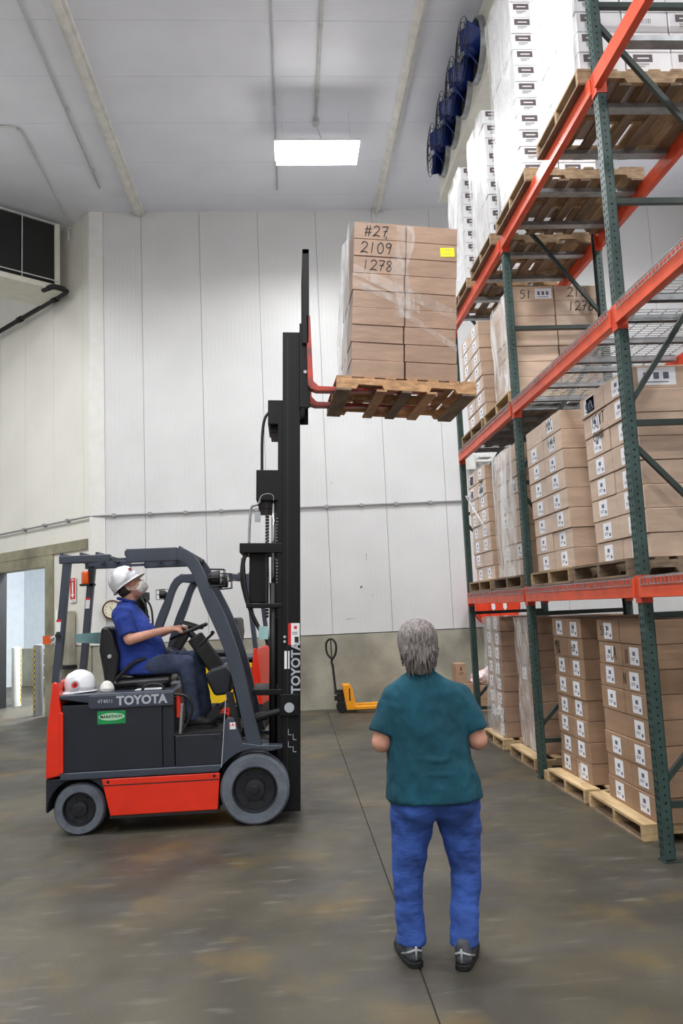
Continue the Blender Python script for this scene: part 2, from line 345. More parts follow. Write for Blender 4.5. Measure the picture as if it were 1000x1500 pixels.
# ------------------------------------------------------------------ the setting
def structure(name, label, cat=None):
    o = empty(name); o['kind'] = 'structure'; o['label'] = label; o['category'] = cat or name.split('_')[0]
    return o
YB = 14.06; ZC = 9.1
A0 = Vector((-3.42, YB, 0)); DD = Vector((-.694, .72, 0)); NN = Vector((-.72, -.694, 0))     # diagonal wall: start, direction, normal to the hall
def dpt(s_, n_, z): return A0 + DD*s_ + NN*n_ + Vector((0, 0, z))
DM = Matrix(((DD.x, NN.x, 0, A0.x), (DD.y, NN.y, 0, A0.y), (0, 0, 1, 0), (0, 0, 0, 1)))     # local (s, n, z) -> world
def build_room():
    fl = structure('floor', 'mottled olive grey sealed concrete warehouse floor')
    MB().box(-10, 8.1, -6, 24, -.2, -.012).build('joint_filler', M['joint'], fl)
    xs = [-10, -4.6, .55, 5.7, 8.1]
    for i in range(4):
        ys = [-6, 2.0, 7.15, 10.0, 24] if i == 2 else [-6, 2.0, 10.0, 24]
        for j in range(len(ys)-1):
            MB().box(xs[i]+.004, xs[i+1]-.004, ys[j]+.003, ys[j+1]-.003, -.1, 0).build('slab', M['floor'], fl)
    # ceiling in strips across the hall
    ce = structure('ceiling', 'pale grey insulated panel ceiling with rails and conduits')
    MB().box(-10, 8.1, -6, 24, ZC+.02, ZC+.1).build('roof_deck', M['joint'], ce)
    y = -6.0
    me = MB().box(-10, 8.1, .003, 1.057, 0, .06).mesh('ceiling_panel', M['ceilp'])
    while y < 20: inst('ceiling_panel', me, ce, T(0, y+.42, ZC)); y += 1.06
    for i, (x0, x1) in enumerate(((-2.60, -2.42), (1.80, 1.94))):
        t = MB().box(x0, x1, -5.9, YB-.01, ZC-.07, ZC-.001).box(x0+.05, x1-.05, -5.9, YB-.012, ZC-.1, ZC-.07).build('trim_%d' % (i+1), M['rail'])
        tag(t, ['pale ceiling rail above the lift truck', 'pale ceiling rail beside the rack'][i], 'rail', kind='structure')
    # back wall: panels on a concrete stem wall
    wb = structure('wall_back', 'white insulated panel wall above a concrete stem wall')
    MB().box(-3.42, 8.1, YB+.07, YB+.2, 0, ZC+.1).build('backing', M['joint'], wb)
    js = [-3.17, -2.485, -1.43, -.36, .715, 1.77, 2.85, 3.91, 4.97, 6.03, 7.09, 8.1]
    for a, b in zip(js[:-1], js[1:]):
        MB().box(a+.003, b-.003, YB+.02, YB+.09, 1.275, ZC).build('wall_panel', M['wallp'], wb)
    MB().box(-3.40, 8.1, YB, YB+.15, 0, 1.26).build('stem_wall', M['conc'], wb)
    c = MB().prism([(-3.44, YB+.08), (-3.44, YB-.0), (-3.40, YB-.02), (-3.17, YB+.005), (-3.17, YB+.05)], 'z', 1.27, ZC).build('corner_flashing', M['trimw'], wb)
    sc = MB()
    for k in range(26):
        z = 1.5 + k*.29
        sc.cyl((-3.2, YB-.004, z), (-3.2, YB+.01, z), .008, 6)
    sc.build('flashing_screw', M['cond'], wb)['kind'] = 'stuff'
    mk_ = MB()
    for x, z, w, h in ((1.23, 2.04, .05, .05), (1.2, .0, 0, 0), (.95, 1.52, .22, .008), (1.36, 2.5, .01, .16), (1.44, 1.9, .012, .03), (.8, 3.9, .008, .08)):
        if w: mk_.prism([(x, z), (x+w, z+h*.9), (x+w*.2, z+h)], 'y', YB+.017, YB+.022)
    mk_.build('scuff_mark', M['joint'], wb)
    # right hand wall behind the rack
    wr = structure('wall_right', 'white panel wall far to the right beyond the rack')
    MB().box(8.05, 8.15, -6, YB+.2, 0, ZC+.1).build('backing', M['joint'], wr)
    y = -6.0
    while y < YB:
        MB().box(7.99, 8.06, y+.004, min(y+1.1, YB)-.004, 1.275, ZC).build('wall_panel', M['sidep'], wr); y += 1.1
    MB().box(7.97, 8.1, -6, YB, 0, 1.26).build('stem_wall', M['conc'], wr)
    # diagonal wall on the left, with the doorway
    wd = structure('wall_left', 'cream panel wall running diagonally away, with concrete door surround')
    def dbox(name, s0, s1, n0, n1, z0, z1, mat): return MB().box(s0, s1, n0, n1, z0, z1, DM).build(name, mat, wd)
    for a, b in ((0.0, .26), (.26, 1.32), (1.32, 2.45), (2.45, 3.55), (3.55, 4.65), (4.65, 5.75), (5.75, 6.85), (6.85, 7.95), (7.95, 9.1)):
        z0 = 1.275 if b < 1.33 else 2.95
        dbox('wall_panel', a+.003, b-.003, -.08, -.02, z0, ZC, M['diagp'])
    dbox('backing', .05, 9.1, -.16, -.08, 2.95, ZC, M['joint']); dbox('backing', .05, 1.32, -.16, -.08, 0, 2.95, M['joint'])
    dbox('stem_wall', .02, 1.32, -.16, 0, 0, 1.26, M['conc'])
    dbox('door_lintel', .12, 5.2, -.12, .012, 2.94, 3.12, M['concd'])
    dbox('door_lintel', 1.32, 5.2, -.3, .006, 2.74, 2.945, M['concd'])
    dbox('door_jamb', 1.32, 1.62, -.3, .006, 0, 2.745, M['concd'])
    dbox('door_jamb', 3.82, 4.1, -.3, .01, 0, 2.745, M['black'])
    dbox('wall_panel', 4.1, 9.1, -.1, -.02, 0, 2.745, M['diagp'])
    # room beyond the doorway
    wy = structure('wall_beyond', 'bright white wall seen through the left doorway')
    MB().box(.8, 9, -3.3, -3.2, 1.0, 5, DM).build('wall_panel', M['roomw'], wy)
    MB().box(.8, 9, -3.3, -3.15, 0, 1.0, DM).build('stem_wall', M['conc'], wy)
    MB().box(.8, 9, -3.3, -.2, 4.9, 5, DM).build('room_ceiling', M['roomw'], wy)
    MB().box(9, 9.1, -3.3, -.1, 0, 5, DM).build('wall_panel', M['roomw'], wy)
    MB().box(.8, .9, -3.3, -.2, 0, 5, DM).build('wall_panel', M['roomw'], wy)
    # remaining enclosure
    wf = MB().box(-10, 8.15, -6.1, -6, 0, ZC+.1).build('wall_front', M['dimw']); tag(wf, 'plain white wall behind the viewer', 'wall', kind='structure')
    wo = MB().box(-10.1, -10, -6.1, 24, 0, ZC+.1).build('wall_outer', M['dimw']); tag(wo, 'plain white wall far to the left', 'wall', kind='structure')
build_room()
def lamp(i, x, y):
    nm = {1: 'first aisle lamp nearer than the glowing one', 2: 'second aisle lamp nearer than the glowing one', 3: 'far left lamp beside the cooling unit', 4: 'second far left lamp', 5: 'third far left lamp', 6: 'rearmost aisle lamp behind the viewer', 7: 'rearmost far left lamp', 8: 'far lamp beyond the rack', 9: 'middle lamp beyond the rack', 10: 'near lamp beyond the rack', 11: 'unseen, added behind the left cooling unit to light the diagonal wall'}
    if i == 0: lb = 'glowing white linear ceiling lamp hung from the conduit'
    else: lb = 'white linear ceiling lamp, ' + nm[i]
    r = empty('ceiling_lamp', (x, y, 8.38), 0, lb, 'lamp', 'hung ceiling lamps')
    MB().box(-.63, .63, -.27, .27, .085, .12).build('housing', M['lamph'], r, bevel=.01)
    MB().prism([(-.245, .085), (.245, .085), (.235, 0), (-.235, 0)], 'x', -.605, .605).build('diffuser', M['lampe'], r)
    for sx in (-.5, .5): MB().cyl((sx, 0, .11), (sx, 0, ZC-8.38), .003, 5).build('hanger_wire', M['cond'], r)
    if i == 0: MB().tube(smooth_path([(.02, .2, .70), (.02, .2, .6), (.06, .1, .4), (.1, .02, .11)]), .007, 6).build('cord', M['cond'], r)
    ld = bpy.data.lights.new('lamp_light', 'AREA'); ld.shape = 'RECTANGLE'; ld.size = 1.15; ld.size_y = .42; ld.energy = LAMP_W; ld.spread = math.radians(164); ld.color = (.965, .98, 1.0)
    lo = bpy.data.objects.new('lamp_light', ld); COL.objects.link(lo); lo.parent = r; lo.location = (0, 0, -.012)
for i, (x, y) in enumerate(LAMP_SPOTS): lamp(i, x, y)
def room_lamp():
    c = dpt(2.4, -1.6, 4.8)
    r = empty('ceiling_lamp', c, math.atan2(DD.y, DD.x), 'ceiling lamp of the bright room beyond the doorway', 'lamp')
    MB().box(-.6, .6, -.15, .15, .02, .1).build('housing', M['lamph'], r); MB().box(-.58, .58, -.13, .13, 0, .02).build('diffuser', M['lampe'], r)
    ld = bpy.data.lights.new('lamp_light', 'AREA'); ld.shape = 'RECTANGLE'; ld.size = 1.2; ld.size_y = .3; ld.energy = 820; ld.color = (.95, .98, 1)
    lo = bpy.data.objects.new('lamp_light', ld); COL.objects.link(lo); lo.parent = r; lo.location = (0, 0, -.01)
room_lamp()
def conduits():
    def pipe(label, pts, r, fit=(), mat='cond'):
        o = empty('conduit', pts[0], 0, label, 'conduit')
        MB(pts[0]).tube(pts, r, 8).build('pipe', M[mat], o, smooth=True)
        for a, b, rr in fit: MB(pts[0]).cyl(a, b, rr, 10).build('coupling', M[mat], o, smooth=False)
    z = ZC-.02
    pipe('thick grey conduit feeding the glowing ceiling lamp', [(.645, -5, z), (.645, 11.3, z)], .024, [((.645, 11.26, z), (.645, 11.4, z), .05), ((.645, 10.6, z), (.645, 10.68, z), .03), ((.645, 9.3, z), (.645, 9.38, z), .03)])
    pipe('thin white conduit along the middle of the ceiling', [(.03, -5, z), (.03, 13.3, z)], .014, [((.03, 12.2, z), (.03, 12.26, z), .022), ((.03, 10.9, z), (.03, 10.96, z), .022)])
    pipe('thin conduit left of the left ceiling rail', [(-2.86, -5, z), (-3.02, 13.2, z)], .014, [((-2.97, 11.0, z), (-2.97, 11.06, z), .025), ((-3.0, 12.6, z), (-3.0, 12.66, z), .025)])
    pipe('thin bent conduit over the black coil unit', smooth_path([(-6, 11.3, z), (-4.1, 11.42, z), (-3.85, 11.5, z), (-3.8, 11.8, z), (-3.86, 14.35, z), (-3.88, 14.42, z-.15), (-3.88, 14.42, z-.35)], 5), .016)
    zc = 3.5
    pts = [(7.9, YB-.01, zc), (-3.40, YB-.01, zc)]
    o = empty('conduit', (0, YB, zc), 0, 'long grey conduit running level along the white walls', 'conduit')
    w = MB((0, YB, zc)); w.tube([(7.9, YB-.012, zc+.06), (-3.38, YB-.012, zc)] + [dpt(.06, .03, zc), dpt(5, .03, zc)], .017, 8); w.build('pipe', M['condg'], o, smooth=True)
    for k in range(12):
        x = 3.8-k*.62
        if x > -3.3: MB((0, YB, zc)).box(x-.03, x+.03, YB-.032, YB+.018, zc-.03+.04*(x+3.4)/7.6, zc+.03+.04*(x+3.4)/7.6).build('strap', M['condg'], o)
    for s_ in (.75, 1.6, 2.4): MB((0, YB, zc)).box(s_-.03, s_+.03, -.02, .055, zc-.03, zc+.03, DM).build('strap', M['condg'], o)
conduits()
def left_cooler():
    E0 = Vector((-4.10, 14.34, 0)); e = Vector((-.77, -.64, 0)).normalized(); nb = Vector((-.64, .77, 0)).normalized()
    CM = Matrix(((e.x, nb.x, 0, E0.x), (e.y, nb.y, 0, E0.y), (0, 0, 1, 7.7), (0, 0, 0, 1)))
    r = empty('cooling_unit', M=CM, label='ceiling hung cooling unit with black coil face at the left', cat='cooler')
    MB().box(-.06, 3.6, .02, .78, .12, 1.32).build('casing', M['cream'], r, bevel=.01)
    MB().box(0, 3.55, -.01, .05, .16, 1.28).build('coil', M['iron'], r)
    MB().box(-.12, 3.6, -.1, .82, 0, .11).build('drain_pan', M['cream'], r, bevel=.02)
    MB().box(-.08, .02, -.04, .78, .1, 1.32).build('end_panel', M['cream'], r, bevel=.01)
    for x in (.62, 1.4, 2.2, 3.0): MB().cyl((x, -.03, .1), (x, -.03, 1.3), .009, 6).build('guard_wire', M['cond'], r)
    MB().cyl((-.08, -.05, .2), (3.6, -.05, .2), .012, 6).build('guard_wire', M['cond'], r)
    MB().cyl((-.02, -.03, 1.3), (3.6, -.03, 1.3), .014, 6).build('guard_wire', M['cond'], r)
    for x in (.3, 1.6, 2.9): MB().box(x-.02, x+.02, .36, .4, 1.3, 1.395).build('hanger_bracket', M['cream'], r)
    # black insulated line along the diagonal wall
    o = empty('drain_line', dpt(.5, .1, 7.70), 0, 'black insulated drain pipe sloping below the left cooling unit', 'pipe'); off = o.location
    MB(off).tube([dpt(3.9, .14, 7.70), dpt(.62, .14, 7.70), dpt(.5, .16, 7.70), dpt(.46, .26, 7.70)], .045, 10).build('pipe', M['black'], o, smooth=True)
    MB(off).tube(smooth_path([dpt(.46, .22, 7.70), dpt(.5, .4, 7.72), dpt(.62, .48, 7.70), dpt(.72, .5, 7.7)]), .05, 10).build('elbow', M['black'], o, smooth=True)
    for s_ in (.9, 2.3): MB(off).tube([dpt(s_, .14, 7.70), dpt(s_+.14, .14, 7.70)], .062, 10).build('coupling', M['black'], o)
left_cooler()
def right_cooler():
    X, Y0, Y1, Z0 = 2.62, 7.3, 11.95, 8.12
    r = empty('fan_cooling_unit', (X, Y0, Z0), 0, 'cream cooling unit with four blue fans above the rack', 'cooler'); off = r.location
    MB(off).box(X, X+.85, Y0, Y1, Z0, Z0+.94).build('casing', M['cream'], r, bevel=.01)
    MB(off).box(X-.02, X+.87, Y0-.02, Y1+.02, Z0-.03, Z0).build('drain_pan', M['cream'], r)
    MB(off).box(X-.006, X+.001, 9.05, 9.16, Z0+.13, Z0+.3).build('warning_sticker', M['redst'], r)
    for yc in (11.36, 10.60, 9.88, 9.16):
        zc = Z0+.50
        f = MB(off).lathe([(.355, -.07), (.375, -.07), (.39, 0), (.345, 0)], (X, yc, zc), 'x', 28, closed=True).build('fan_ring', M['galv'], r, auto=.6)
        MB(off).lathe([(.34, -.004), (.34, -.0)], (X, yc, zc), 'x', 28).build('fan_opening', M['iron'], r)
        for k in range(5):
            b = MB(off)
            t = 2*math.pi*k/5
            RM = T(X-.12, yc, zc) @ Matrix.Rotation(t, 4, 'X') @ Matrix.Rotation(.75, 4, 'Z')
            b.box(-.006, .006, -.13, .13, .05, .335, RM); b.build('fan_blade', M['navy'], f)
        b = MB(off); b.lathe([(.07, -.17), (.085, -.12), (.085, -.03)], (X, yc, zc), 'x', 14)
        b.build('fan_hub', M['navy'], f, auto=.5)
        g = MB(off)
        for rr in (.1, .17, .24, .31, .375): g.tube([(X-.25+.03*(rr/.375)**2, yc+rr*math.cos(2*math.pi*k/24), zc+rr*math.sin(2*math.pi*k/24)) for k in range(24)], .004, 5, closed=True)
        for k in range(8):
            t = 2*math.pi*k/8+.2
            g.tube([(X-.25, yc+.05*math.cos(t), zc+.05*math.sin(t)), (X-.22, yc+.38*math.cos(t), zc+.38*math.sin(t))], .004, 5)
        g.build('fan_guard', M['tdark'], f)
right_cooler()
# ------------------------------------------------------------------ pallet rack
RX0, RX1 = 2.345, 3.40          # front and rear faces of the rack
FY = [2.65, 5.27, 7.86, 10.50]  # frames, nearest first
BZ = [1.70, 3.60, 5.37]; BH = .13
def perf(mb, fn, cols, width, z0, z1, pitch, hh):
    """a plate (a, z) with real punched holes in the given columns"""
    ed = [-width/2]
    for a, b in cols: ed += [a, b]
    ed.append(width/2)
    for i in range(len(ed)-1):
        a, b = ed[i], ed[i+1]
        if i % 2 == 0: mb.add([fn(a, z0), fn(b, z0), fn(b, z1), fn(a, z1)], [(0, 1, 2, 3)])
        else:
            z = z0
            while z < z1-.001:
                zt = min(z+pitch-hh, z1); mb.add([fn(a, z), fn(b, z), fn(b, zt), fn(a, zt)], [(0, 1, 2, 3)]); z += pitch
def upright_mesh(height, front):
    mb = MB(); s = 1 if front else -1       # local origin: middle of the outer face, channel runs inwards
    perf(mb, lambda a, z: (0, a, z), [(-.024, -.012), (.012, .024)], .08, 0, height, .0508, .022)
    for sy in (-1, 1):
        perf(mb, lambda a, z: (s*(.035+a), sy*.04, z), [(-.006, .006)], .07, 0.02, height, .0508, .013)
        mb.box(min(s*.064, s*.07), max(s*.064, s*.07), sy*.022 if sy > 0 else -.04, .04 if sy > 0 else -.022, 0, height)
    me = mb.mesh('upright', M['green']); return me
def build_rack():
    r = empty('pallet_rack', (RX0, 5.27, 0), 0, 'tall pallet rack with green uprights and orange beams', 'rack'); off = r.location
    HT = 6.3
    mf, mr = upright_mesh(HT, True), upright_mesh(HT, False)
    foot = MB().box(-.01, .10, -.055, .05, 0, .008).mesh('foot_plate', M['greend'])
    for i, y in enumerate(FY):
        for me, x in ((mf, RX0), (mr, RX1)):
            u = inst('upright', me, r, T(x-off.x, y-off.y, 0)); inst('foot_plate', foot, u, T(0 if x == RX0 else -.07, 0, 0))
        for z in (.35, 1.58, 2.9, 4.52, 6.05): MB(off).box(RX0+.06, RX1-.06, y-.02, y+.02, z-.02, z+.02).build('brace', M['greend'], r)
        for a, b in ((.5, 1.45), (2.74, 1.72), (3.05, 4.35), (5.9, 4.68)):
            MB(off).bar((RX0+.06, y, a), (RX1-.06, y, b), .035, .035, (0, 1, 0)).build('brace', M['greend'], r)
    holes = [(-.012, .05), (.012, .05), (-.012, .02), (.012, .02)]
    for li, z in enumerate(BZ):
        for bi in range(3):
            y0, y1 = FY[bi]+.04, FY[bi+1]-.04
            for front in (True, False):
                if front: xa, xb = RX0-.022, RX0+.036
                else: xa, xb = RX1-.036, RX1+.022
                prof = [(xa, z), (xb, z), (xb, z+BH-.035), (xb-.02 if front else xb, z+BH-.035), (xb-.02 if front else xb, z+BH), (xa, z+BH)]
                b = MB(off); b.prism(prof, 'y', y0, y1); bo = b.build('beam', M['orange'], r, bevel=.005)
                for yy, sg in ((y0, 1), (y1, -1)):
                    c = MB(off); xf = RX0-.008 if front else RX1+.008
                    c.box(min(xf, xf+(.008 if front else -.008)), max(xf, xf+(.008 if front else -.008)), min(yy-.001*sg, yy-.04*sg), max(yy-.001*sg, yy-.04*sg), z-.035, z+BH+.02)
                    c.box((RX0-.008) if front else (RX1-.07), (RX0+.07) if front else (RX1+.008), min(yy, yy+.006*sg), max(yy, yy+.006*sg), z-.035, z+BH+.02)
                    co = c.build('connector', M['orangep'], bo)
    # supports: cross bars at the top level, wire decks on the two lower levels
    bar = MB().box(0, RX1-RX0-.09, -.03, .03, 0, .045).box(0, RX1-RX0-.09, -.045, .045, -.004, .0).mesh('cross_bar', M['galv'])
    for bi in range(3):
        for k in range(4):
            y = FY[bi] + .35 + k*.63
            inst('cross_bar', bar, r, T(.045, y-off.y, BZ[2]+BH-.045))
    W = 1.22; D = RX1-RX0
    w = MB(); n = int(W/.05)
    for k in range(n+1):
        y = k*W/n
        w.box(-.028, D+.02, y-.0028, y+.0028, 0, .0056); w.box(-.032, -.0265, y-.0028, y+.0028, -.045, .0056)
    for k in range(11): x = .0+k*D/10; w.box(x-.0028, x+.0028, 0, W, .0056, .0112)
    for z in (-.045, -.0): w.box(-.036, -.031, 0, W, z-.003, z+.003)
    wm = w.mesh('wire_mesh', M['galv'])
    ch = MB().box(.05, D-.05, -.03, .03, -.004, 0).box(.05, D-.05, -.03, -.026, -.045, 0).box(.05, D-.05, .026, .03, -.045, 0).mesh('deck_channel', M['galv'])
    for li in (0, 1):
        for bi in range(3):
            for k in range(2):
                y = FY[bi] + .055 + k*1.245; zz = BZ[li]+BH+.002
                d = inst('wire_deck', wm, r, T(0, y-off.y, zz)); d['kind'] = 'stuff'
                for yy in (.12, .61, 1.10): inst('deck_channel', ch, d, T(0, yy, 0))
build_rack()
# ------------------------------------------------------------------ pallets
PC = {}
def pallet_meshes(LX, LY, wk, thick):
    key = (LX, LY, wk)
    if key in PC: return PC[key]
    wm = M[wk]; H = .092
    nx0, nx1 = LX*.14, LX*.34
    prof = [(0, .018), (nx0, .018), (nx0+.02, .055), (nx1-.02, .055), (nx1, .018), (LX-nx1, .018), (LX-nx1+.02, .055), (LX-nx0-.02, .055), (LX-nx0, .018), (LX, .018), (LX, .018+H), (0, .018+H)]
    st = MB().prism(prof, 'y', 0, .04).mesh('stringer', wm)
    wide = MB().box(0, .13, 0, LY, 0, .019).mesh('deck_board', wm); nar = MB().box(0, .09, 0, LY, 0, .019).mesh('deck_board', wm)
    PC[key] = (st, wide, nar, H); return PC[key]
def pallet(Mx, LX, LY, wk, label, group='wooden pallets under the loads', wk2='wood3'):
    r = empty('pallet', M=Mx, label=label, cat='pallet', group=group)
    st, wide, nar, H = pallet_meshes(LX, LY, wk, 0)
    for k in range(3): inst('stringer', st, r, T(0, k*(LY-.04)/2, 0))
    for k, x in enumerate((0, .2, .37, .54, .71, .88, 1.0)):
        end = k in (0, 6); w = .13 if end else .09
        inst('deck_board', wide if end else nar, r, T(x*(LX-.13) + (0 if end else .02), random.uniform(-.004, .004), .018+H) @ Matrix.Rotation(random.uniform(-.006, .006), 4, 'Z'))
    _, wide2, nar2, _ = pallet_meshes(LX, LY, wk2, 0)
    for k, x in enumerate((0, .30, .5, .70, 1.0)):
        end = k in (0, 4)
        inst('bottom_board', (wide2 if end else nar2) if (k % 2 == 0 or wk != 'wood4') else (wide if end else nar), r, T(x*(LX-.13) + (0 if end else .02), random.uniform(-.004, .004), -.001))
    return r
PH = .129
# ------------------------------------------------------------------ cartons
CB = {}
def carton_mesh(sx, sy, sz, mk_):
    k = (round(sx, 3), round(sy, 3), round(sz, 3), mk_)
    if k not in CB:
        b = MB(); b.box(0, sx, 0, sy, 0, sz)
        me = b.mesh('carton', M[mk_])
        bm = bmesh.new(); bm.from_mesh(me); bmesh.ops.bevel(bm, geom=list(bm.edges), offset=.004, segments=1, affect='EDGES'); bm.to_mesh(me); bm.free()
        CB[k] = me
    return CB[k]
def print_mesh(w, h, style):
    b = MB()
    if style == 'ship':      # white paper label with small print, local plane: x right, y up, z out
        b.box(-w/2, w/2, -h/2, h/2, 0, .0012); b.cur = 1
        b.box(-w*.16, w*.12, h*.02, h*.26, .0012, .0016)
        b.box(-w*.36, w*.1, -h*.16, -h*.12, .0012, .0016); b.box(-w*.36, 0, -h*.26, -h*.22, .0012, .0016); b.box(w*.2, w*.38, -h*.36, -h*.18, .0012, .0016)
        return b.mesh('shipping_label', [M['paper'], M['ink']])
    if style == 'wide':
        b.box(-w/2, w/2, -h/2, h/2, 0, .0012); b.cur = 1
        for k in range(3): b.box(-w*.35+k*w*.26, -w*.35+k*w*.26+w*.15, -h*.16, h*.22, .0012, .0016)
        b.box(-w*.4, w*.3, -h*.36, -h*.3, .0012, .0016)
        return b.mesh('shipping_label', [M['paper'], M['ink']])
    if style == 'brown':     # dark printed block with pale stripe on white cartons
        b.box(-w/2, w/2, -h*.1, h/2, 0, .0012); b.cur = 1
        b.box(-w*.28, w*.32, h*.14, h*.24, .0012, .0016); b.cur = 2
        b.box(-w*.3, w*.3, -h*.35, -h*.22, 0, .0012); b.box(-w*.3, w*.1, -h*.5, -h*.42, 0, .0012)
        return b.mesh('printed_mark', [M['inkb'], M['paper'], M['inkl']])
    if style == 'bar':
        b.box(-w/2, w/2, -h/2, h/2, 0, .001); b.cur = 1
        x = -w*.42
        while x < w*.42:
            ww = random.choice((.004, .007, .011)); b.box(x, min(x+ww, w*.43), -h*.36, h*.36, .001, .0014); x += ww+.006
        return b.mesh('barcode', [M['paper'], M['inkl']])
PM = {}
def pmesh(w, h, style):
    k = (w, h, style)
    if k not in PM: PM[k] = print_mesh(w, h, style)
    return PM[k]
ON_NX = FACE_NX; ON_NY = FACE_NY
GLYPH = {'1': [[(.3, 1), (.25, 0)]], '2': [[(.02, .8), (.2, 1), (.5, .92), (.5, .62), (.1, .12), (0, .02), (.3, .1), (.62, .02)]],
 '7': [[(0, .95), (.3, 1), (.55, .95), (.35, .5), (.22, 0)], [(.12, .5), (.5, .55)]], '8': [[(.5, .85), (.25, 1), (.05, .82), (.25, .55), (.5, .3), (.4, .05), (.15, 0), (.05, .22), (.3, .52), (.5, .85)]],
 '0': [[(.3, 1), (.06, .7), (.1, .15), (.34, 0), (.55, .3), (.5, .8), (.3, 1)]], '9': [[(.52, .85), (.28, 1), (.08, .78), (.25, .55), (.5, .7), (.52, .9), (.45, .4), (.35, 0)]],
 '5': [[(.5, 1), (.12, .98), (.1, .6), (.4, .6), (.5, .3), (.3, .02), (.03, .06)]], '#': [[(.22, 1), (.1, 0)], [(.5, 1), (.38, 0)], [(0, .66), (.62, .7)], [(0, .32), (.6, .36)]],
 ',': [[(.1, .02), (.04, -.2)]], 'M': [[(0, 0), (.08, 1), (.3, .35), (.52, 1), (.6, 0)]], 'D': [[(.08, 0), (.08, 1), (.4, .85), (.52, .5), (.4, .1), (.08, 0)]], 'X': [[(.05, 1), (.5, 0)], [(.5, 1), (.02, 0)]],
 'T': [[(0, 1), (.55, 1)], [(.28, 1), (.25, 0)]], 'C': [[(.5, .85), (.25, 1), (.05, .6), (.08, .2), (.3, 0), (.5, .12)]], 'H': [[(.06, 1), (.04, 0)], [(.5, 1), (.48, 0)], [(.05, .5), (.5, .52)]], 'A': [[(0, 0), (.28, 1), (.55, 0)], [(.12, .4), (.45, .4)]],
 'N': [[(.03, 0), (.06, 1), (.48, 0), (.52, 1)]], 'I': [[(.25, 1), (.25, 0)]]}
def strokes(txt, h, mat, wid=.011, gap=.72):
    """hand lettering as thin pen strokes, local plane x right, y up"""
    b = MB(); x = 0
    for ch in txt:
        for ln in GLYPH.get(ch, []):
            P = smooth_path([(x+p[0]*h+.06*p[1]*h, p[1]*h, .0012) for p in ln], 4) if len(ln) > 2 and ch not in 'MXHTNA' else [Vector((x+p[0]*h+.06*p[1]*h, p[1]*h, .0012)) for p in ln]
            for i in range(len(P)-1): 
                if (P[i+1]-P[i]).length > 1e-5: b.bar(P[i], P[i+1]+(P[i+1]-P[i]).normalized()*.002, wid, .0012)
        x += gap*h
    return b.mesh('handwriting', mat)
ORD = ['top', 'second', 'third', 'fourth', 'fifth', 'sixth', 'seventh', 'eighth', 'ninth', 'tenth', 'eleventh', 'twelfth', 'thirteenth', 'fourteenth']
def stack(Mx, nl, hz, wy, wx, colour, mat, phrase, group, lab=None, labside=None, jit=.006, lean=0.0, rows_near=1, taper=0.0):
    """layers of cartons; Mx = near front bottom corner (x into the rack, y along the aisle). wy / wx: carton widths along y / x.
    Cartons nobody can see (inside the load) are left out."""
    out = {}
    for l in range(nl):
        z = l*hz; o_ = 'top' if l == nl-1 else ORD[nl-1-l]
        lx = random.uniform(-jit, jit) + lean*l/nl; ly = random.uniform(-jit, jit)
        x = 0
        for ix, sx in enumerate(wx):
            y = 0
            for iy, sy in enumerate(wy):
                if ix == 0 or iy < rows_near or l == nl-1:
                    mt = mat if not callable(mat) else mat(l, ix, iy)
                    me = carton_mesh(sx-.008, sy-.008, hz-.003, mt)
                    c = inst('white_carton' if colour == 'white' else 'carton', me, None, Mx @ T(x+lx+random.uniform(-.003, .003), y+ly, z) @ Matrix.Rotation(random.uniform(-.006, .006), 4, 'Z'))
                    where = ['aisle side', 'second row', 'third row', 'fourth row'][ix]
                    if len(wy) > 1: col = ['right', 'left', 'far left'][iy] if len(wy) == 2 else ['right', 'middle', 'left'][iy]
                    else: col = 'single'
                    lay = 'top layer' if o_ == 'top' else o_+' layer down'
                    tag(c, '%s carton, %s, %s %s column, %s' % (colour, lay, where, col, phrase), 'white carton' if colour == 'white' else 'carton', group)
                    out[(l, ix, iy)] = c
                y += sy
            x += sx
    return out
def put(c, me, Mx, name=None):
    o = inst(name or me.name.split('.')[0], me, c, Mx); return o
def on_left(y, z): return T(-.0006, y, z) @ ON_NX
def on_near(x, z): return T(x, -.0006, z) @ ON_NY
SH = lambda: pmesh(.10, .13, 'ship')
def dress(cs, wy, hz, mode='two', skip=0.0):
    for (l, ix, iy), c in cs.items():
        if ix: continue
        if random.random() < skip: continue
        off = random.uniform(-.02, .02)
        put(c, pmesh(.16, min(.128, hz*.73), 'ship'), on_left(wy[iy]*(.5)+off, hz*.5+random.uniform(-.008, .008)))
def film_sheet(name, Mx, W, Hh, mat, label, side='left', seed=1, amp=.012, group='stretch film on the loads', shape=None, nx=14, nz=26):
    """wrinkled film, local u along the face, v up, out = bulge"""
    rnd = random.Random(seed); ph = [(rnd.uniform(2, 9), rnd.uniform(2, 9), rnd.uniform(0, 6)) for _ in range(5)]
    vs_ = []; fs = []
    for j in range(nz+1):
        for i in range(nx+1):
            u = i/nx; v = j/nz
            d = sum(math.sin(a*u*2+b*v*2+c) for a, b, c in ph)/5*amp + amp*1.3
            uu, vv = (u*W, v*Hh) if shape is None else shape(u, v)
            vs_.append((-d, uu, vv) if side == 'left' else (uu, -d, vv))
    for j in range(nz):
        for i in range(nx): a = j*(nx+1)+i; fs.append((a, a+1, a+nx+2, a+nx+1))
    o = MB().add(vs_, fs).build('stretch_film', mat, None, smooth=True); o.matrix_world = Mx
    return tag(o, label, 'plastic wrap', group)
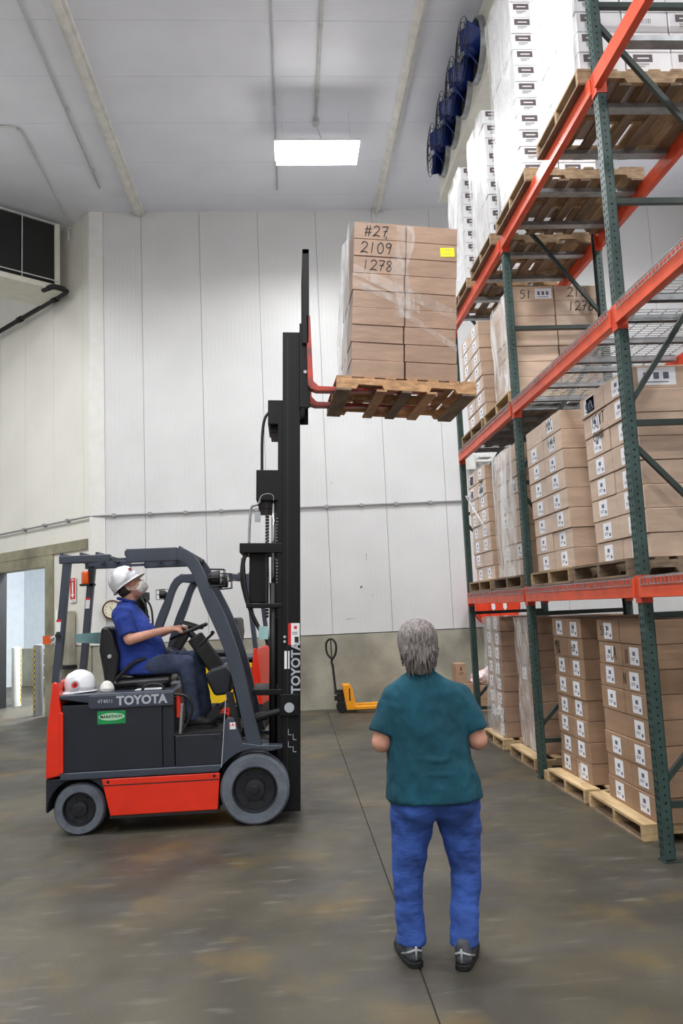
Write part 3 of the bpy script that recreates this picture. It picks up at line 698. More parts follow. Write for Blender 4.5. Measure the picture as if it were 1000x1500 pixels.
# ---- floor level
KF = 'kraft cartons in floor stacks'; K1 = 'kraft cartons on the lowest beam'; K2 = 'kraft cartons on the middle beam'; KW = 'white cartons on the top beam'
def load_floor():
    hz = .176; wy = [.44, .45]; wx = [.5, .5]
    specs = [('F1', 2.50, 5.60, 'nearest floor stack', 'first floor pallet, nearest to the viewer', 5.64), ('F2', 2.50, 6.86, 'second floor stack', 'second floor pallet from the viewer, turned askew', 6.74),
             ('F3', 2.56, 8.32, 'third floor stack', 'third floor pallet, just past the middle upright', 8.12), ('F4', 2.46, 9.42, 'farthest floor stack', 'farthest floor pallet, beside the far upright', 9.32)]
    S = {}
    for key, x, y, ph, pl, py in specs:
        wyy = wy if key in ('F1', 'F2') else [.42, .42]
        if key == 'F2': wyy = [.38, .38]
        if key in ('F3', 'F4'): wyy = [.36, .36]
        rz = 0.03 if key == 'F2' else 0
        pallet(T(2.385, py, .001) @ Matrix.Rotation(rz, 4, 'Z'), 1.12, 1.02 if key == 'F1' else .92, 'wood1', pl)
        S[key] = (stack(T(x, y, PH+.001), 8, hz, wyy, wx, 'brown', 'kraftg' if key in ('F3', 'F4') else 'kraft', ph, KF, rows_near=0 if key in ('F3', 'F4') else 1), wyy, x, y)
        dress(S[key][0], wyy, hz, skip=.08 if key != 'F3' else .6)
    # extra: block of wood lying between two pallets
    c = S['F1'][0]
    put(c[(7, 0, 1)], strokes('5IT', .07, M['marker'], .008), on_left(.36, .05)); put(c[(6, 0, 1)], strokes('1A', .09, M['marker'], .009), on_left(.22, .05))
    put(c[(7, 0, 0)], strokes('2', .13, M['brownmk'], .009), on_near(.33, .02))
    put(c[(6, 0, 0)], pmesh(.095, .125, 'ship'), on_near(.42, .09)); put(c[(6, 0, 0)], strokes('II', .1, M['marker'], .008, .3), on_left(.4, .03))
    put(c[(5, 0, 0)], strokes('N', .08, M['marker'], .008), on_left(.42, .05))
    c = S['F2'][0]
    put(c[(6, 0, 1)], strokes('MDX', .06, M['marker'], .007), on_left(.32, .08)); put(c[(6, 0, 1)], strokes('CHA', .05, M['marker'], .007), on_left(.3, .02)); put(c[(6, 0, 0)], strokes('HAS', .06, M['marker'], .007), on_left(.27, .06)); put(c[(7, 0, 1)], strokes('M', .08, M['marker'], .007), on_left(.22, .05)); put(c[(7, 0, 0)], strokes('H', .08, M['marker'], .007), on_left(.22, .05))
    for key, seed, mt in (('F4', 3, 'film'), ('F3', 5, 'film')):
        _, wyy, x, y = S[key]; W = sum(wyy)
        film_sheet('stretch_film', T(x-.012, y, PH), W*.98, 1.40, M['filmf'], 'crinkled clear film hanging on the %s' % ('farthest floor stack' if key == 'F4' else 'third floor stack'), 'left', seed, .02)
    # loose film tails
    for (x, y, z, s_, lb) in ((2.44, 6.93, .22, .12, 'torn film tail at the foot of the second floor stack'), (2.40, 9.45, .45, .16, 'torn film tail low on the farthest floor stack')):
        rnd = random.Random(int(y*10)); b = MB()
        for k in range(6):
            p = Vector((x, y, z)); pts = [p+Vector((rnd.uniform(-.03, .01), rnd.uniform(-.08, .08), rnd.uniform(-.1, .1)))*(i/3)*s_/.12 for i in range(4)]
            for i in range(3):
                q, w_ = pts[i], pts[i+1]; dz = Vector((-.01, .02, .035))
                b.add([q, w_, w_+dz, q+dz*.7], [(0, 1, 2, 3)])
        tag(b.build('film_tail', M['filmf']), lb, 'plastic wrap')
    b = MB().box(0, .28, 0, .09, 0, .09).build('wood_block', M['wood1'], None, bevel=.004); b.location = (2.37, 7.71, .001); tag(b, 'short pale wood block on the floor by the middle upright', 'wood block')
    return S
FLOOR = load_floor()
def load_l1():
    z = BZ[0]+BH+.016; hz = .172
    specs = [('M1', 2.52, 5.40, [.48, .5], 8, 'lowest-beam stack behind nearest upright', 'pallet on the lowest beam beside the nearest upright', 5.38, 'wood3'),
             ('M2', 2.42, 6.66, [.5, .5], 8, 'second lowest-beam stack', 'second pallet on the lowest beam, right of the middle upright', 6.55, 'wood2'),
             ('N1', 2.42, 8.02, [.42, .42], 8, 'third lowest-beam stack', 'third pallet on the lowest beam, left of the middle upright', 7.95, 'wood3'),
             ('N2', 2.40, 9.28, [.46, .46], 8, 'farthest lowest-beam stack', 'farthest pallet on the lowest beam', 9.2, 'wood2')]
    S = {}
    for key, x, y, wyy, nl, ph, pl, py, wk in specs:
        pallet(T(2.33, py, z), 1.06, 1.08 if key[0] == 'M' else 1.12, wk, pl)
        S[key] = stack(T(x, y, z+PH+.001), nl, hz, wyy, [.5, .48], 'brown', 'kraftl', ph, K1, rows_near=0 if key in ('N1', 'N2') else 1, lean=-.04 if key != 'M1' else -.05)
        dress(S[key], wyy, hz, skip=.05 if key != 'N1' else .5)
    c = S['M1']
    put(c[(7, 0, 1)], pmesh(.22, .12, 'wide'), on_left(.3, .08)); put(c[(6, 0, 1)], strokes('MDXT', .09, M['marker'], .008), on_left(.3, .06)); put(c[(6, 0, 1)], strokes('CHAN', .07, M['marker'], .008), on_left(.3, -.05))
    put(c[(7, 0, 0)], pmesh(.28, .13, 'wide'), on_near(.2, .09)); put(c[(7, 1, 0)], strokes('2109', .12, M['brownmk'], .008), on_near(.02, .03)); put(c[(6, 1, 0)], strokes('1278', .14, M['brownmk'], .01), on_near(.0, -.01))
    c = S['M2']
    put(c[(7, 0, 0)], strokes('MDT', .08, M['marker'], .008), on_left(.36, .06)); put(c[(6, 0, 0)], strokes('HANA', .07, M['marker'], .008), on_left(.36, .08))
    c = S['N1']; put(c[(6, 0, 0)], strokes('MT', .1, M['marker'], .008), on_left(.3, .02)); put(c[(5, 0, 0)], strokes('CHN', .08, M['marker'], .008), on_left(.3, .02))
    c = S['N2']; put(c[(7, 0, 0)], strokes('CHA', .08, M['marker'], .008), on_left(.3, -.05)); put(c[(7, 0, 1)], pmesh(.22, .12, 'wide'), on_left(.25, .07)); put(c[(6, 0, 1)], pmesh(.22, .1, 'wide'), on_left(.3, .07)); put(c[(6, 0, 0)], pmesh(.24, .1, 'wide'), on_left(.25, .04))
    film_sheet('stretch_film', T(2.36, 8.02, z+PH), .84, 1.36, M['filmw'], 'milky film over the third lowest-beam stack', 'left', 11, .012)
    # bright twisted film band across the far stack
    b = MB(); b.tube([(2.33, 10.18, z+PH+1.12), (2.325, 9.7, z+PH+.85), (2.335, 9.27, z+PH+.6)], .014, 6); tag(b.build('film_band', M['filmw'], smooth=True), 'twisted bright film band across the farthest lowest-beam stack', 'plastic wrap')
load_l1()
def load_l2():
    z = BZ[1]+BH+.016; hz = .165
    pallet(T(2.33, 7.93, z), 1.06, 1.06, 'wood1', 'pallet on the middle beam beside the middle upright')
    pallet(T(2.33, 9.12, z), 1.06, 1.12, 'wood2', 'farthest pallet on the middle beam')
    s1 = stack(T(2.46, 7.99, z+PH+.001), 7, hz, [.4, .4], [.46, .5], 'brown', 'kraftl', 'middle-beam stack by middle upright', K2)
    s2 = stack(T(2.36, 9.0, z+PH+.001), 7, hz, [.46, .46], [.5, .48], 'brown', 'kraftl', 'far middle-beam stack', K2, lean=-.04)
    dress(s2, [.46, .46], hz)
    put(s1[(6, 0, 0)], strokes('51', .09, M['marker'], .008), on_near(.09, .03)); put(s1[(6, 0, 0)], pmesh(.18, .11, 'wide'), on_near(.34, .08)); put(s1[(6, 1, 0)], strokes('210', .1, M['brownmk'], .008), on_near(.14, .04)); put(s1[(5, 1, 0)], strokes('1278', .1, M['marker'], .009), on_near(.14, .05))
    film_sheet('stretch_film', T(2.44, 7.99, z+PH), .8, 1.14, M['filmw'], 'milky film over the middle-beam stack by middle upright', 'left', 21, .012)
load_l2()
def load_l3():
    z = BZ[2]+BH+.001; hz = .165
    for key, y, py, LY, wyy, wx, nl, near, ph, pl, wk, seed in (
        ('A', 5.42, 5.38, 1.0, [.44, .44], [.36, .36, .36], 13, 1, 'nearest white stack', 'nearest pallet on the top beam', 'wood2', 31),
        ('B', 6.92, 6.72, 1.06, [.76], [.36, .36], 13, 1, 'second white stack', 'second pallet on the top beam', 'wood2', 32),
        ('C', 8.10, 8.0, .95, [.68], [.42, .42], 9, 1, 'third white stack', 'third pallet on the top beam, past the middle upright', 'wood2', 33),
        ('D', 9.25, 9.15, 1.0, [.70], [.42, .42], 9, 1, 'farthest white stack', 'farthest pallet on the top beam', 'wood2', 34)):
        pallet(T(2.27, py, z), 1.12, LY, wk, pl)
        S = stack(T(2.31, y, z+PH+.001), nl, hz, wyy, wx, 'white', 'wbox', ph, KW, jit=.004)
        for (l, ix, iy), c in S.items():
            if iy == 0:
                if ix == 0: put(c, pmesh(.15, .10, 'brown'), on_near(.11, .095))
                elif (l+ix) % 3 == 0: put(c, pmesh(.13, .06, 'bar'), on_near(.17, .09))
                else:
                    put(c, pmesh(.10, .045, 'bar'), on_near(.2, .10)) if l % 2 else put(c, pmesh(.15, .10, 'brown'), on_near(.13, .095))
        film_sheet('stretch_film', T(2.30, y-.01, z+PH), sum(wyy)+.02, nl*hz, M['filmx'], 'opaque white film over the aisle side of the %s' % ph, 'left', seed, .014)
M['filmx'] = film_mat('white_stretch_film', .85, white=.92, rough=.22, scale=4)
load_l3()
# ---- the load on the forks
LT = math.radians(3.7)
LOADM = T(.46, 6.70, 3.595) @ Matrix.Rotation(math.radians(2.5), 4, 'Z') @ Matrix.Rotation(LT, 4, 'Y')
def load_fork():
    pallet(LOADM, 1.24, .96, 'wood4', 'wooden pallet raised high on the lift truck forks')
    hz = .159
    # x along the forks here: front face (facing the viewer) is two cartons wide
    Mx = LOADM @ T(.13, .03, PH+.001)
    out = {}
    for l in range(9):
        o_ = 'top layer' if l == 8 else ORD[8-l]+' layer down'
        j = random.uniform(-.006, .006); bul = .012 if l < 6 else 0
        for ix in range(2):
            for iy in range(2):
                if iy == 1 and ix == 1 and l < 8: continue
                c = inst('carton', carton_mesh(.464, .42, hz-.003, 'kraftg'), None, Mx @ T(ix*.473+j+random.uniform(-.003, .003), iy*.43+random.uniform(-.004, .004), l*hz) @ Matrix.Rotation(random.uniform(-.006, .006), 4, 'Z'))
                tag(c, 'brown carton, %s, %s %s column, load raised on the forks' % (o_, 'front' if iy == 0 else 'rear', 'left' if ix == 0 else 'right'), 'carton', 'cartons raised on the forks')
                out[(l, ix, iy)] = c
    put(out[(8, 0, 0)], strokes('#27', .095, M['marker'], .009, .82), on_near(.09, .03)); put(out[(8, 0, 0)], strokes(',', .1, M['marker'], .008), on_near(.28, .03))
    put(out[(7, 0, 0)], strokes('2109', .10, M['marker'], .009), on_near(.06, .03)); put(out[(6, 0, 0)], strokes('1278', .095, M['marker'], .008, .75), on_near(.08, .03))
    y = MB().box(-.065, .065, -.042, .042, 0, .0015); y.cur = 1; y.box(-.02, .02, .02, .028, .0015, .0018); y.box(-.045, .03, -.02, -.016, .0015, .0018)
    put(out[(7, 1, 0)], y.mesh('yellow_label', [M['yellowl'], M['inkl']]), on_near(.375, .085) @ Matrix.Rotation(.08, 4, 'Z'))
    film_sheet('stretch_film', Mx @ T(-.012, -.005, 0), .86, 9*hz, M['filmx'], 'white crinkled film on the left side of the raised load', 'left', 41, .02)
    # film streaks across the front: diagonal bands and a crinkled seam
    fr = Mx @ T(0, -.004, 0)
    def band(u0, v0, u1, v1, w, seed, lb):
        film_sheet('stretch_film', fr, 1, 1, M['films'], lb, 'front', seed, .006, shape=lambda u, v: (u0+(u1-u0)*u, v0+(v1-v0)*u + w*(v-.5)), nx=20, nz=4)
    band(.0, .98, .94, .60, .10, 51, 'upper diagonal film streak across the raised load'); band(.0, .86, .60, .64, .07, 52, 'short diagonal film streak across the raised load'); band(.42, .62, .94, .30, .06, 53, 'lower diagonal film streak across the raised load')
    film_sheet('stretch_film', fr, 1, 1, M['films'], 'vertical crinkled film seam on the raised load', 'front', 54, .012, shape=lambda u, v: (.36+.16*u+.03*math.sin(9*v), .55+.86*v), nx=6, nz=30)
load_fork()
# ------------------------------------------------------------------ lift trucks
def forklift(root, main=True, bat='tdark'):
    S = (-1, 1); W = .47
    def part(name, mb, mat, parent=None, **k): return mb.build(name, M[mat] if isinstance(mat, str) else mat, parent or root, **k)
    # chassis and bodywork
    c = MB(); c.box(-.68, 1.12, -.24, .24, .13, .50); c.box(-.22, .66, -.42, .42, .13, .5); part('chassis', c, 'black')
    cw = MB().prism([(-.66, 1.225), (-.615, 1.225), (-.59, 1.0), (-.583, .48), (-.715, .455), (-.705, .85)], 'y', -W, W); part('counterweight', cw, 'tred', bevel=.018)
    part('counterweight_cheek', MB().prism([(-.6, .99), (-.572, .97), (-.572, .5), (-.6, .5)], 'y', -W-.008, W+.008), 'tred', bevel=.006)
    part('rear_bumper', MB().prism([(-.715, .455), (-.2, .455), (-.22, .42), (-.235, .33)] + arc(-.458, .205, .245, 25, 175, 10) + [(-.70, .19), (-.715, .2)], 'y', -W+.02, W-.02), 'tdark', bevel=.008)
    part('frame_rail', MB().box(-.6, .70, -W, W, .442, .50), 'tgrey', bevel=.008)
    for s in S:
        y0, y1 = sorted((s*(W-.005), s*(W-.09)))
        sk = part('side_skirt', MB().prism([(-.273, .436), (.676, .436), (.65, .145), (-.205, .145)], 'y', y0, y1), 'tred', bevel=.008)
        part('skirt_seam', MB().prism([(-.255, .388), (.671, .388), (.670, .380), (-.253, .380)], 'y', min(s*(W-.005), s*(W-.0035)), max(s*(W-.005), s*(W-.0035))), 'blackst', sk)
        for x in (-.22, .63): part('bolt', MB().cyl((x, s*(W-.01), .412), (x, s*(W+.002), .412), .012, 8), 'black', sk)
        part('lower_lip', MB().box(-.21, .66, y0, y1, .125, .145), 'black')
    bp = part('battery_panel', MB().box(-.585, .216, -W+.015, W-.015, .50, 1.03), bat, bevel=.006)
    part('battery_post', MB().box(.216, .312, -W+.03, W-.03, .50, 1.03), 'tdark', bevel=.006)
    hd = part('hood', MB().prism([(-.62, 1.085), (-.60, 1.115), (.29, 1.115), (.315, 1.10), (.315, 1.04), (-.367, 1.04)], 'y', -W+.005, W-.005), 'tgrey', bevel=.01)
    for s in S:
        y0, y1 = sorted((s*(W-.002), s*(W-.05)))
        bd = part('hood_side', MB().prism([(-.372, 1.10), (.315, 1.10), (.312, .992), (-.35, .992), (-.372, 1.01)], 'y', y0, y1), 'tgrey', hd, bevel=.006)
    if main:
        t = text_mesh('TOYOTA', .098, M['silver'], bold=.0035); o = inst('lettering', t, root, T(.058, -W-.0005, 1.047) @ FACE_NY)
        o.scale = (1.0, 1, 1); t = text_mesh('4T4011', .04, M['silver']); inst('lettering', t, root, T(-.235, -W-.0005, 1.05) @ FACE_NY)
        g = MB().box(-.302, -.076, -W+.011, -W+.0145, .868, .972); st = part('green_sticker', g, 'greenst')
        part('sticker_glow', MB().prism([(-.189+.105*math.cos(a*.314), .925+.03*math.sin(a*.314)) for a in range(20)], 'y', -W+.0095, -W+.011), 'greenl', st)
        t = text_mesh('MARATHON', .032, M['blackst'], depth=.0006, bold=.0006); inst('lettering', t, st, T(-.189, -W+.0088, .926) @ FACE_NY)
        t = text_mesh('S A S', .03, M['redst'], depth=.0006, bold=.0008); 
        part('white_decal', MB().box(.765, .815, -W-.0045, -W-.003, .775, .83), 'white'); inst('lettering', t, root, T(.79, -W-.0055, .81) @ FACE_NY)
        # clipped gap, handle loop and papers on the hood
        part('handle_loop', MB().tube(smooth_path([(.05, -.40, 1.115), (.07, -.40, 1.15), (.14, -.40, 1.165), (.21, -.40, 1.15), (.23, -.40, 1.115)]), .012, 8), 'black', smooth=True)
        part('paper', MB().box(-.02, .2, -.36, -.2, 1.1155, 1.119), 'paper')
        part('rear_bracket', MB().tube(smooth_path([(-.60, -.30, 1.11), (-.60, -.30, 1.17), (-.58, -.1, 1.19), (-.58, .1, 1.12)]), .02, 8), 'black', smooth=True)
    # step, floor and front bodywork
    part('step_panel', MB().box(.32, .70, -W+.01, W-.01, .50, .745), 'tdark', bevel=.006)
    part('floor_plate', MB().box(.30, .86, -W+.02, W-.02, .745, .762), 'black')
    for x in (.36, .65): part('bolt', MB().cyl((x, -W+.012, .72), (x, -W+.002, .72), .011, 8), 'black')
    for s in S:
        y0, y1 = sorted((s*(W+.002), s*(W-.12)))
        pts = [(.686, .442), (.722, .84), (.745, .862), (.80, .862), (.87, .66), (1.0, .635), (1.19, .622), (1.19, .602), (1.10, .585)] + arc(.954, .283, .325, 70, 150, 10)
        f = part('fender', MB().prism(pts, 'y', y0, y1), 'tgrey', bevel=.006)
        part('fender_trim', MB().bar((.742, s*(W+.003), 1.06), (.690, s*(W+.003), .478), .006, .008, (0, 1, 0)), 'silver', f)
        po = [(.36, 2.285), (.45, 2.262), (.539, 2.165), (.625, 1.966), (.754, 1.688), (.878, 1.301), (.957, .921), (1.028, .62)]
        pi = [(.36, 2.18), (.42, 2.155), (.491, 2.045), (.576, 1.809), (.725, 1.442), (.806, 1.127), (.865, .838), (.905, .62)]
        po2 = [(p.x, p.y) for p in smooth_path([(a, b, 0) for a, b in po], 4)]; pi2 = [(p.x, p.y) for p in smooth_path([(a, b, 0) for a, b in pi], 4)]
        y0, y1 = sorted((s*(W-.012), s*(W-.085)))
        mb = MB(); n = len(po2)
        P = [(a, y0, b) for a, b in po2] + [(a, y0, b) for a, b in pi2] + [(a, y1, b) for a, b in po2] + [(a, y1, b) for a, b in pi2]
        fs = []
        for i in range(n-1):
            fs += [(i, i+1, n+i+1, n+i), (2*n+i, 3*n+i, 3*n+i+1, 2*n+i+1), (i, 2*n+i, 2*n+i+1, i+1), (n+i, n+i+1, 3*n+i+1, 3*n+i)]
        fs += [(0, n, 3*n, 2*n), (n-1, 3*n-1, 4*n-1, 2*n-1)]
        part('front_pillar', mb.add(P, fs), 'tgrey', bevel=.006)
        part('rear_pillar', MB().prism([(-.575, 2.215), (-.515, 2.215), (-.61, 1.215), (-.668, 1.215)], 'y', y0, y1), 'tgrey', bevel=.005)
        part('guard_rail', MB().box(-.605, -.19, y0-.008 if s < 0 else y0, y1 if s < 0 else y1+.008, 2.188, 2.252), 'tgrey', bevel=.006)
        part('guard_rail', MB().box(-.06, .365, y0, y1, 2.175, 2.29), 'tgrey', bevel=.008)
        part('guard_rail', MB().box(-.2, -.05, s*(W-.07)-.012, s*(W-.07)+.012, 2.195, 2.22), 'tgrey')
    for x in (-.59, -.43, -.30, -.06, .1, .25): part('guard_bar', MB().box(x-.012, x+.012, -W+.03, W-.03, 2.235, 2.275), 'tgrey')
    part('guard_front_beam', MB().bar((.43, -W+.02, 2.245), (.43, W-.02, 2.245), .14, .05, (.5, 0, .8)), 'tgrey', bevel=.006)
    # wheels
    def wheel(x, y, r, w, s, big):
        prof = [(r*.66, -w/2), (r*.93, -w/2), (r, -w/2+.025), (r, w/2-.025), (r*.93, w/2), (r*.66, w/2)]
        t = part('tyre', MB().lathe(prof, (x, y, r), 'y', 40, closed=True), 'rubber', auto=.6)
        q = s*w/2
        rp = [(r*.665, -w/2*.9), (r*.665, q*.98), (r*.62, q*.98), (r*.56, q*.5), (r*.3, q*.45), (r*.28, q*.85), (r*.12, q*.9), (r*.1, q*1.02), (.001, q*1.02)] if s > 0 else [(r*.665, w/2*.9), (r*.665, q*.98), (r*.62, q*.98), (r*.56, q*.5), (r*.3, q*.45), (r*.28, q*.85), (r*.12, q*.9), (r*.1, q*1.02), (.001, q*1.02)]
        rm = part('rim', MB().lathe(rp, (x, y, r), 'y', 32), 'rim', t, auto=.5)
        for k in range(6):
            a = k*math.pi/3; part('lug_nut', MB().cyl((x+r*.42*math.cos(a), y+q*.4, r+r*.42*math.sin(a)), (x+r*.42*math.cos(a), y+q*.75, r+r*.42*math.sin(a)), .012, 6), 'rim', t)
    for s in S:
        wheel(.954, s*.37, .283, .19, s, True); wheel(-.458, s*.36, .205, .14, s, False)
    part('axle', MB().cyl((.954, -.4, .283), (.954, .4, .283), .07, 12), 'black')
    # seat and controls
    def rbox(mb, x0, x1, y0, y1, z0, z1, rot, c): return mb.box(x0, x1, y0, y1, z0, z1, T(*c) @ Matrix.Rotation(rot, 4, 'Y') @ T(-c[0], -c[1], -c[2]))
    part('seat_base', MB().box(-.22, .2, -.2, .2, 1.115, 1.14), 'black', bevel=.01)
    part('seat_cushion', rbox(MB(), -.24, .26, -.23, .23, 1.135, 1.205, -.03, (0, 0, 1.17)), 'vinyl', bevel=.03)
    part('seat_back', MB().prism([(-.29, 1.13), (-.20, 1.14), (-.17, 1.4), (-.22, 1.6), (-.27, 1.66), (-.33, 1.64), (-.345, 1.45)], 'y', -.22, .22), 'vinyl', bevel=.03)
    part('seat_knob', MB().cyl((-.25, -.215, 1.40), (-.25, -.24, 1.40), .017, 10), 'silver')
    sw = [Vector((.39, 0, 1.575)) + Vector((.165*math.cos(a)*math.cos(.35), .165*math.sin(a), .165*math.cos(a)*math.sin(.35))) for a in [2*math.pi*k/28 for k in range(28)]]
    w_ = part('steering_wheel', MB().tube(sw, .015, 8, closed=True).cyl((.39, 0, 1.575), (.45, 0, 1.51), .03, 10).bar((.39, -.16, 1.575), (.39, .16, 1.575), .03, .012).bar((.235, 0, 1.522), (.545, 0, 1.628), .03, .012, (0, 1, 0)), 'black', smooth=False)
    part('steering_column', MB().bar((.44, 0, 1.53), (.66, 0, 1.2), .14, .11, (0, 1, 0)), 'black', bevel=.02)
    part('control_lever', MB().cyl((.5, -.2, 1.45), (.62, -.22, 1.55), .012, 8).ball((.62, -.22, 1.56), .018), 'black')
    part('dash_cowl', MB().prism([(.55, 1.2), (.60, 1.25), (.72, 1.28), (.79, 1.2), (.76, 1.04), (.63, 1.03)], 'y', -.3, .3), 'tdark', bevel=.025)
    for s in S: part('dash_leg', MB().prism([(.735, 1.06), (.785, 1.06), (.85, .762), (.80, .762)], 'y', s*.36-.06, s*.36+.06), 'black')
    for y in (-.25, -.1): 
        part('pedal', MB().bar((.66, y, .93), (.58, y, .84), .07, .012, (0, 1, 0)).cyl((.66, y, .93), (.74, y, .98), .012, 6), 'black')
    # lamps and beacon
    for s in ((-1, 1) if main else (1,)):
        lp = part('work_lamp', MB().lathe([(.03, -.05), (.055, -.02), (.062, .04), (.055, .05)], (.665, s*.40, 2.02), 'x', 16), 'black', auto=.5)
        part('lamp_lens', MB().lathe([(.054, .051), (.03, .058), (.001, .06)], (.665, s*.40, 2.02), 'x', 16), 'glassl', lp)
        g = MB()
        for dz in (-.075, 0, .075): g.tube([(.62, s*.40-.07, 2.02+dz), (.75, s*.40-.07, 2.02+dz*.9), (.75, s*.40+.07, 2.02+dz*.9), (.62, s*.40+.07, 2.02+dz)], .004, 5)
        for dy in (-.07, .07): g.tube([(.75, s*.40+dy, 1.95), (.75, s*.40+dy, 2.09)], .004, 5)
        part('lamp_guard', g, 'black', lp)
        part('lamp_bracket', MB().bar((.6, s*.41, 1.98), (.66, s*.41, 1.95), .02, .02), 'black', lp)
    if main:
        b = part('beacon', MB().lathe([(.038, 2.05), (.042, 2.06), (.04, 2.15), (.03, 2.165), (.001, 2.17)], (-.60, .40, 0), 'z', 16), 'amber', auto=.5)
        part('beacon_bracket', MB().box(-.65, -.52, .36, .44, 2.03, 2.05).box(-.56, -.53, .36, .44, 2.03, 2.2), 'black', b)
        for (xx, zz, y_) in ((-.615, 1.68, -W+.0105), (-.585, 1.87, .382)):
            d = part('pillar_sticker', MB().prism([(xx-.02, zz-.05), (xx+.018, zz-.05), (xx+.028, zz+.05), (xx-.01, zz+.05)], 'y', y_, y_+.0015), 'white')
            part('sticker_band', MB().prism([(xx-.013, zz+.03), (xx+.026, zz+.03), (xx+.028, zz+.05), (xx-.01, zz+.05)], 'y', y_-.0008, y_), 'redst', d)
        part('pillar_knob', MB().cyl((-.61, -W, 1.6), (-.61, -W-.02, 1.6), .02, 10), 'black')
        part('hazard_lens', MB().box(-.76, -.70, -.38, -.33, 1.53, 1.60), 'amber'); part('lens_arm', MB().cyl((-.73, -.36, 1.56), (-.61, -.40, 1.62), .008, 6).cyl((-.70, -.36, 1.53), (-.62, -.40, 1.57), .008, 6), 'white')
        part('plastic_tie', MB().add([(-.55, -.2, 1.60), (-.42, .1, 1.6), (-.36, .38, 1.585), (-.36, .38, 1.515), (-.42, .1, 1.50), (-.55, -.2, 1.53), (-.55, -.19, 1.60), (-.42, .11, 1.6), (-.36, .39, 1.585), (-.36, .39, 1.515), (-.42, .11, 1.50), (-.55, -.19, 1.53)], [(0, 1, 4, 5), (1, 2, 3, 4), (6, 11, 10, 7), (7, 10, 9, 8), (0, 6, 7, 1), (1, 7, 8, 2), (5, 4, 10, 11), (4, 3, 9, 10)]), 'teal')
        part('battery_cable', MB().tube(smooth_path([(.30, -.42, 1.08), (.42, -.43, 1.05), (.46, -.43, .95), (.42, -.43, .85), (.38, -.43, .78)]), .012, 8), 'hose', smooth=True)
        part('seat_switch', MB().cyl((.36, -.44, .76), (.38, -.44, 1.0), .012, 8), 'galv')
        part('red_tank', MB().box(.325, .36, -.4, -.3, .88, 1.06), 'tred', bevel=.008)
    # mast
    th = math.radians(2.1) if main else 0; H = 4.14 if main else 2.02
    MM = T(1.165, 0, .06) @ Matrix.Rotation(th, 4, 'Y')
    def mp(a, b, c_): return MM @ Vector((a, b, c_))
    for s in S:
        def yy(a, b): return sorted((s*a, s*b))
        y0, y1 = yy(.30, .22)
        ra = MB().box(0, .155, y0, y1, 0, H, MM); rr = part('mast_rail', ra, 'tblack', bevel=.005)
        part('mast_channel', MB().box(-.04, .0, *yy(.285, .235), .1, H*.83, MM), 'tblack')
        if main:
            part('rail_groove', MB().box(.04, .05, *yy(.303, .30), .1, H-.05, MM), 'black', rr)
        part('lift_cylinder', MB().cyl(mp(-.08, s*.25, .25), mp(-.08, s*.25, 1.9 if main else 1.5), .032, 14), 'tblack', smooth=True)
        if main:
            part('lift_rod', MB().cyl(mp(-.08, s*.25, 1.9), mp(-.08, s*.25, 2.76), .018, 14), 'chrome', smooth=True)
            for a in (-.14, -.045):
                ch = MB(); z = 1.6
                while z < 2.72: ch.box(a-.009, a+.009, s*.25-.01, s*.25+.01, z, z+.022, MM); z += .028
                part('lift_chain', ch, 'black')['kind'] = 'stuff'
    if main:
        part('mast_crosshead', MB().box(-.13, .02, -.28, .28, 3.3, 3.52, MM).box(-.11, -.02, -.2, .2, 3.24, 3.32, MM), 'tblack', bevel=.006)
        part('mast_crosshead', MB().box(-.23, .0, -.28, .28, 2.62, 2.89, MM).box(-.21, -.02, -.25, .25, 2.55, 2.63, MM), 'tblack', bevel=.006)
        part('mast_crossbar', MB().box(-.37, .12, -.292, .292, 2.16, 2.245, MM), 'tblack', bevel=.006)
        part('mast_crossbar', MB().box(-.31, .06, -.292, .292, 1.685, 1.725, MM), 'tblack', bevel=.006)
        part('hose_guard', MB().box(-.29, -.13, -.2, .2, 1.73, 2.17, MM), 'tblack', bevel=.01)
        for a in (-.185, -.03): part('mast_hose', MB().tube(smooth_path([mp(a, -.12, 2.85), mp(a, -.12, 3.2), mp(a+(.02 if a < -.1 else 0), -.12, 3.38), mp(-.12 if a < -.1 else -.03, -.12, 3.45)]), .013, 8), 'hose', smooth=True)
        part('mast_hose', MB().tube(smooth_path([mp(-.31, -.24, 2.17), mp(-.34, -.25, 2.05), mp(-.30, -.25, 1.75), mp(-.22, -.25, 1.55), mp(-.12, -.26, 1.4), mp(-.07, -.26, 1.3)]), .018, 8), 'hose', smooth=True)
        part('mast_hose', MB().tube(smooth_path([mp(-.35, -.2, 2.12), mp(-.36, -.22, 1.95), mp(-.33, -.22, 1.8), mp(-.3, -.2, 1.7)]), .01, 8), 'hose', smooth=True)
        part('hydraulic_pipe', MB().tube(smooth_path([mp(-.29, -.26, 2.24), mp(-.285, -.26, 2.42), mp(-.27, -.26, 2.56), mp(-.21, -.27, 2.59), mp(-.185, -.27, 2.66), mp(-.12, -.27, 2.68), mp(-.08, -.27, 2.66), mp(-.08, -.27, 2.62)]), .011, 8), 'galv', smooth=True)
        part('pipe_bracket', MB().box(-.24, -.19, -.29, -.27, 2.43, 2.52, MM), 'galv')
        for z in (1.93, 2.0): pass
        for z in (1.44, 1.40): part('bolt', MB().cyl(mp(.02, -.31, z), mp(.02, -.325, z), .012, 8), 'silver')
        part('clear_tag', MB().box(-.2, -.12, -.30, -.295, 1.42, 1.53, MM), 'teal')
        st = part('warning_sticker', MB().box(.05, .148, -.3025, -.301, 1.37, 1.555, MM), 'white')
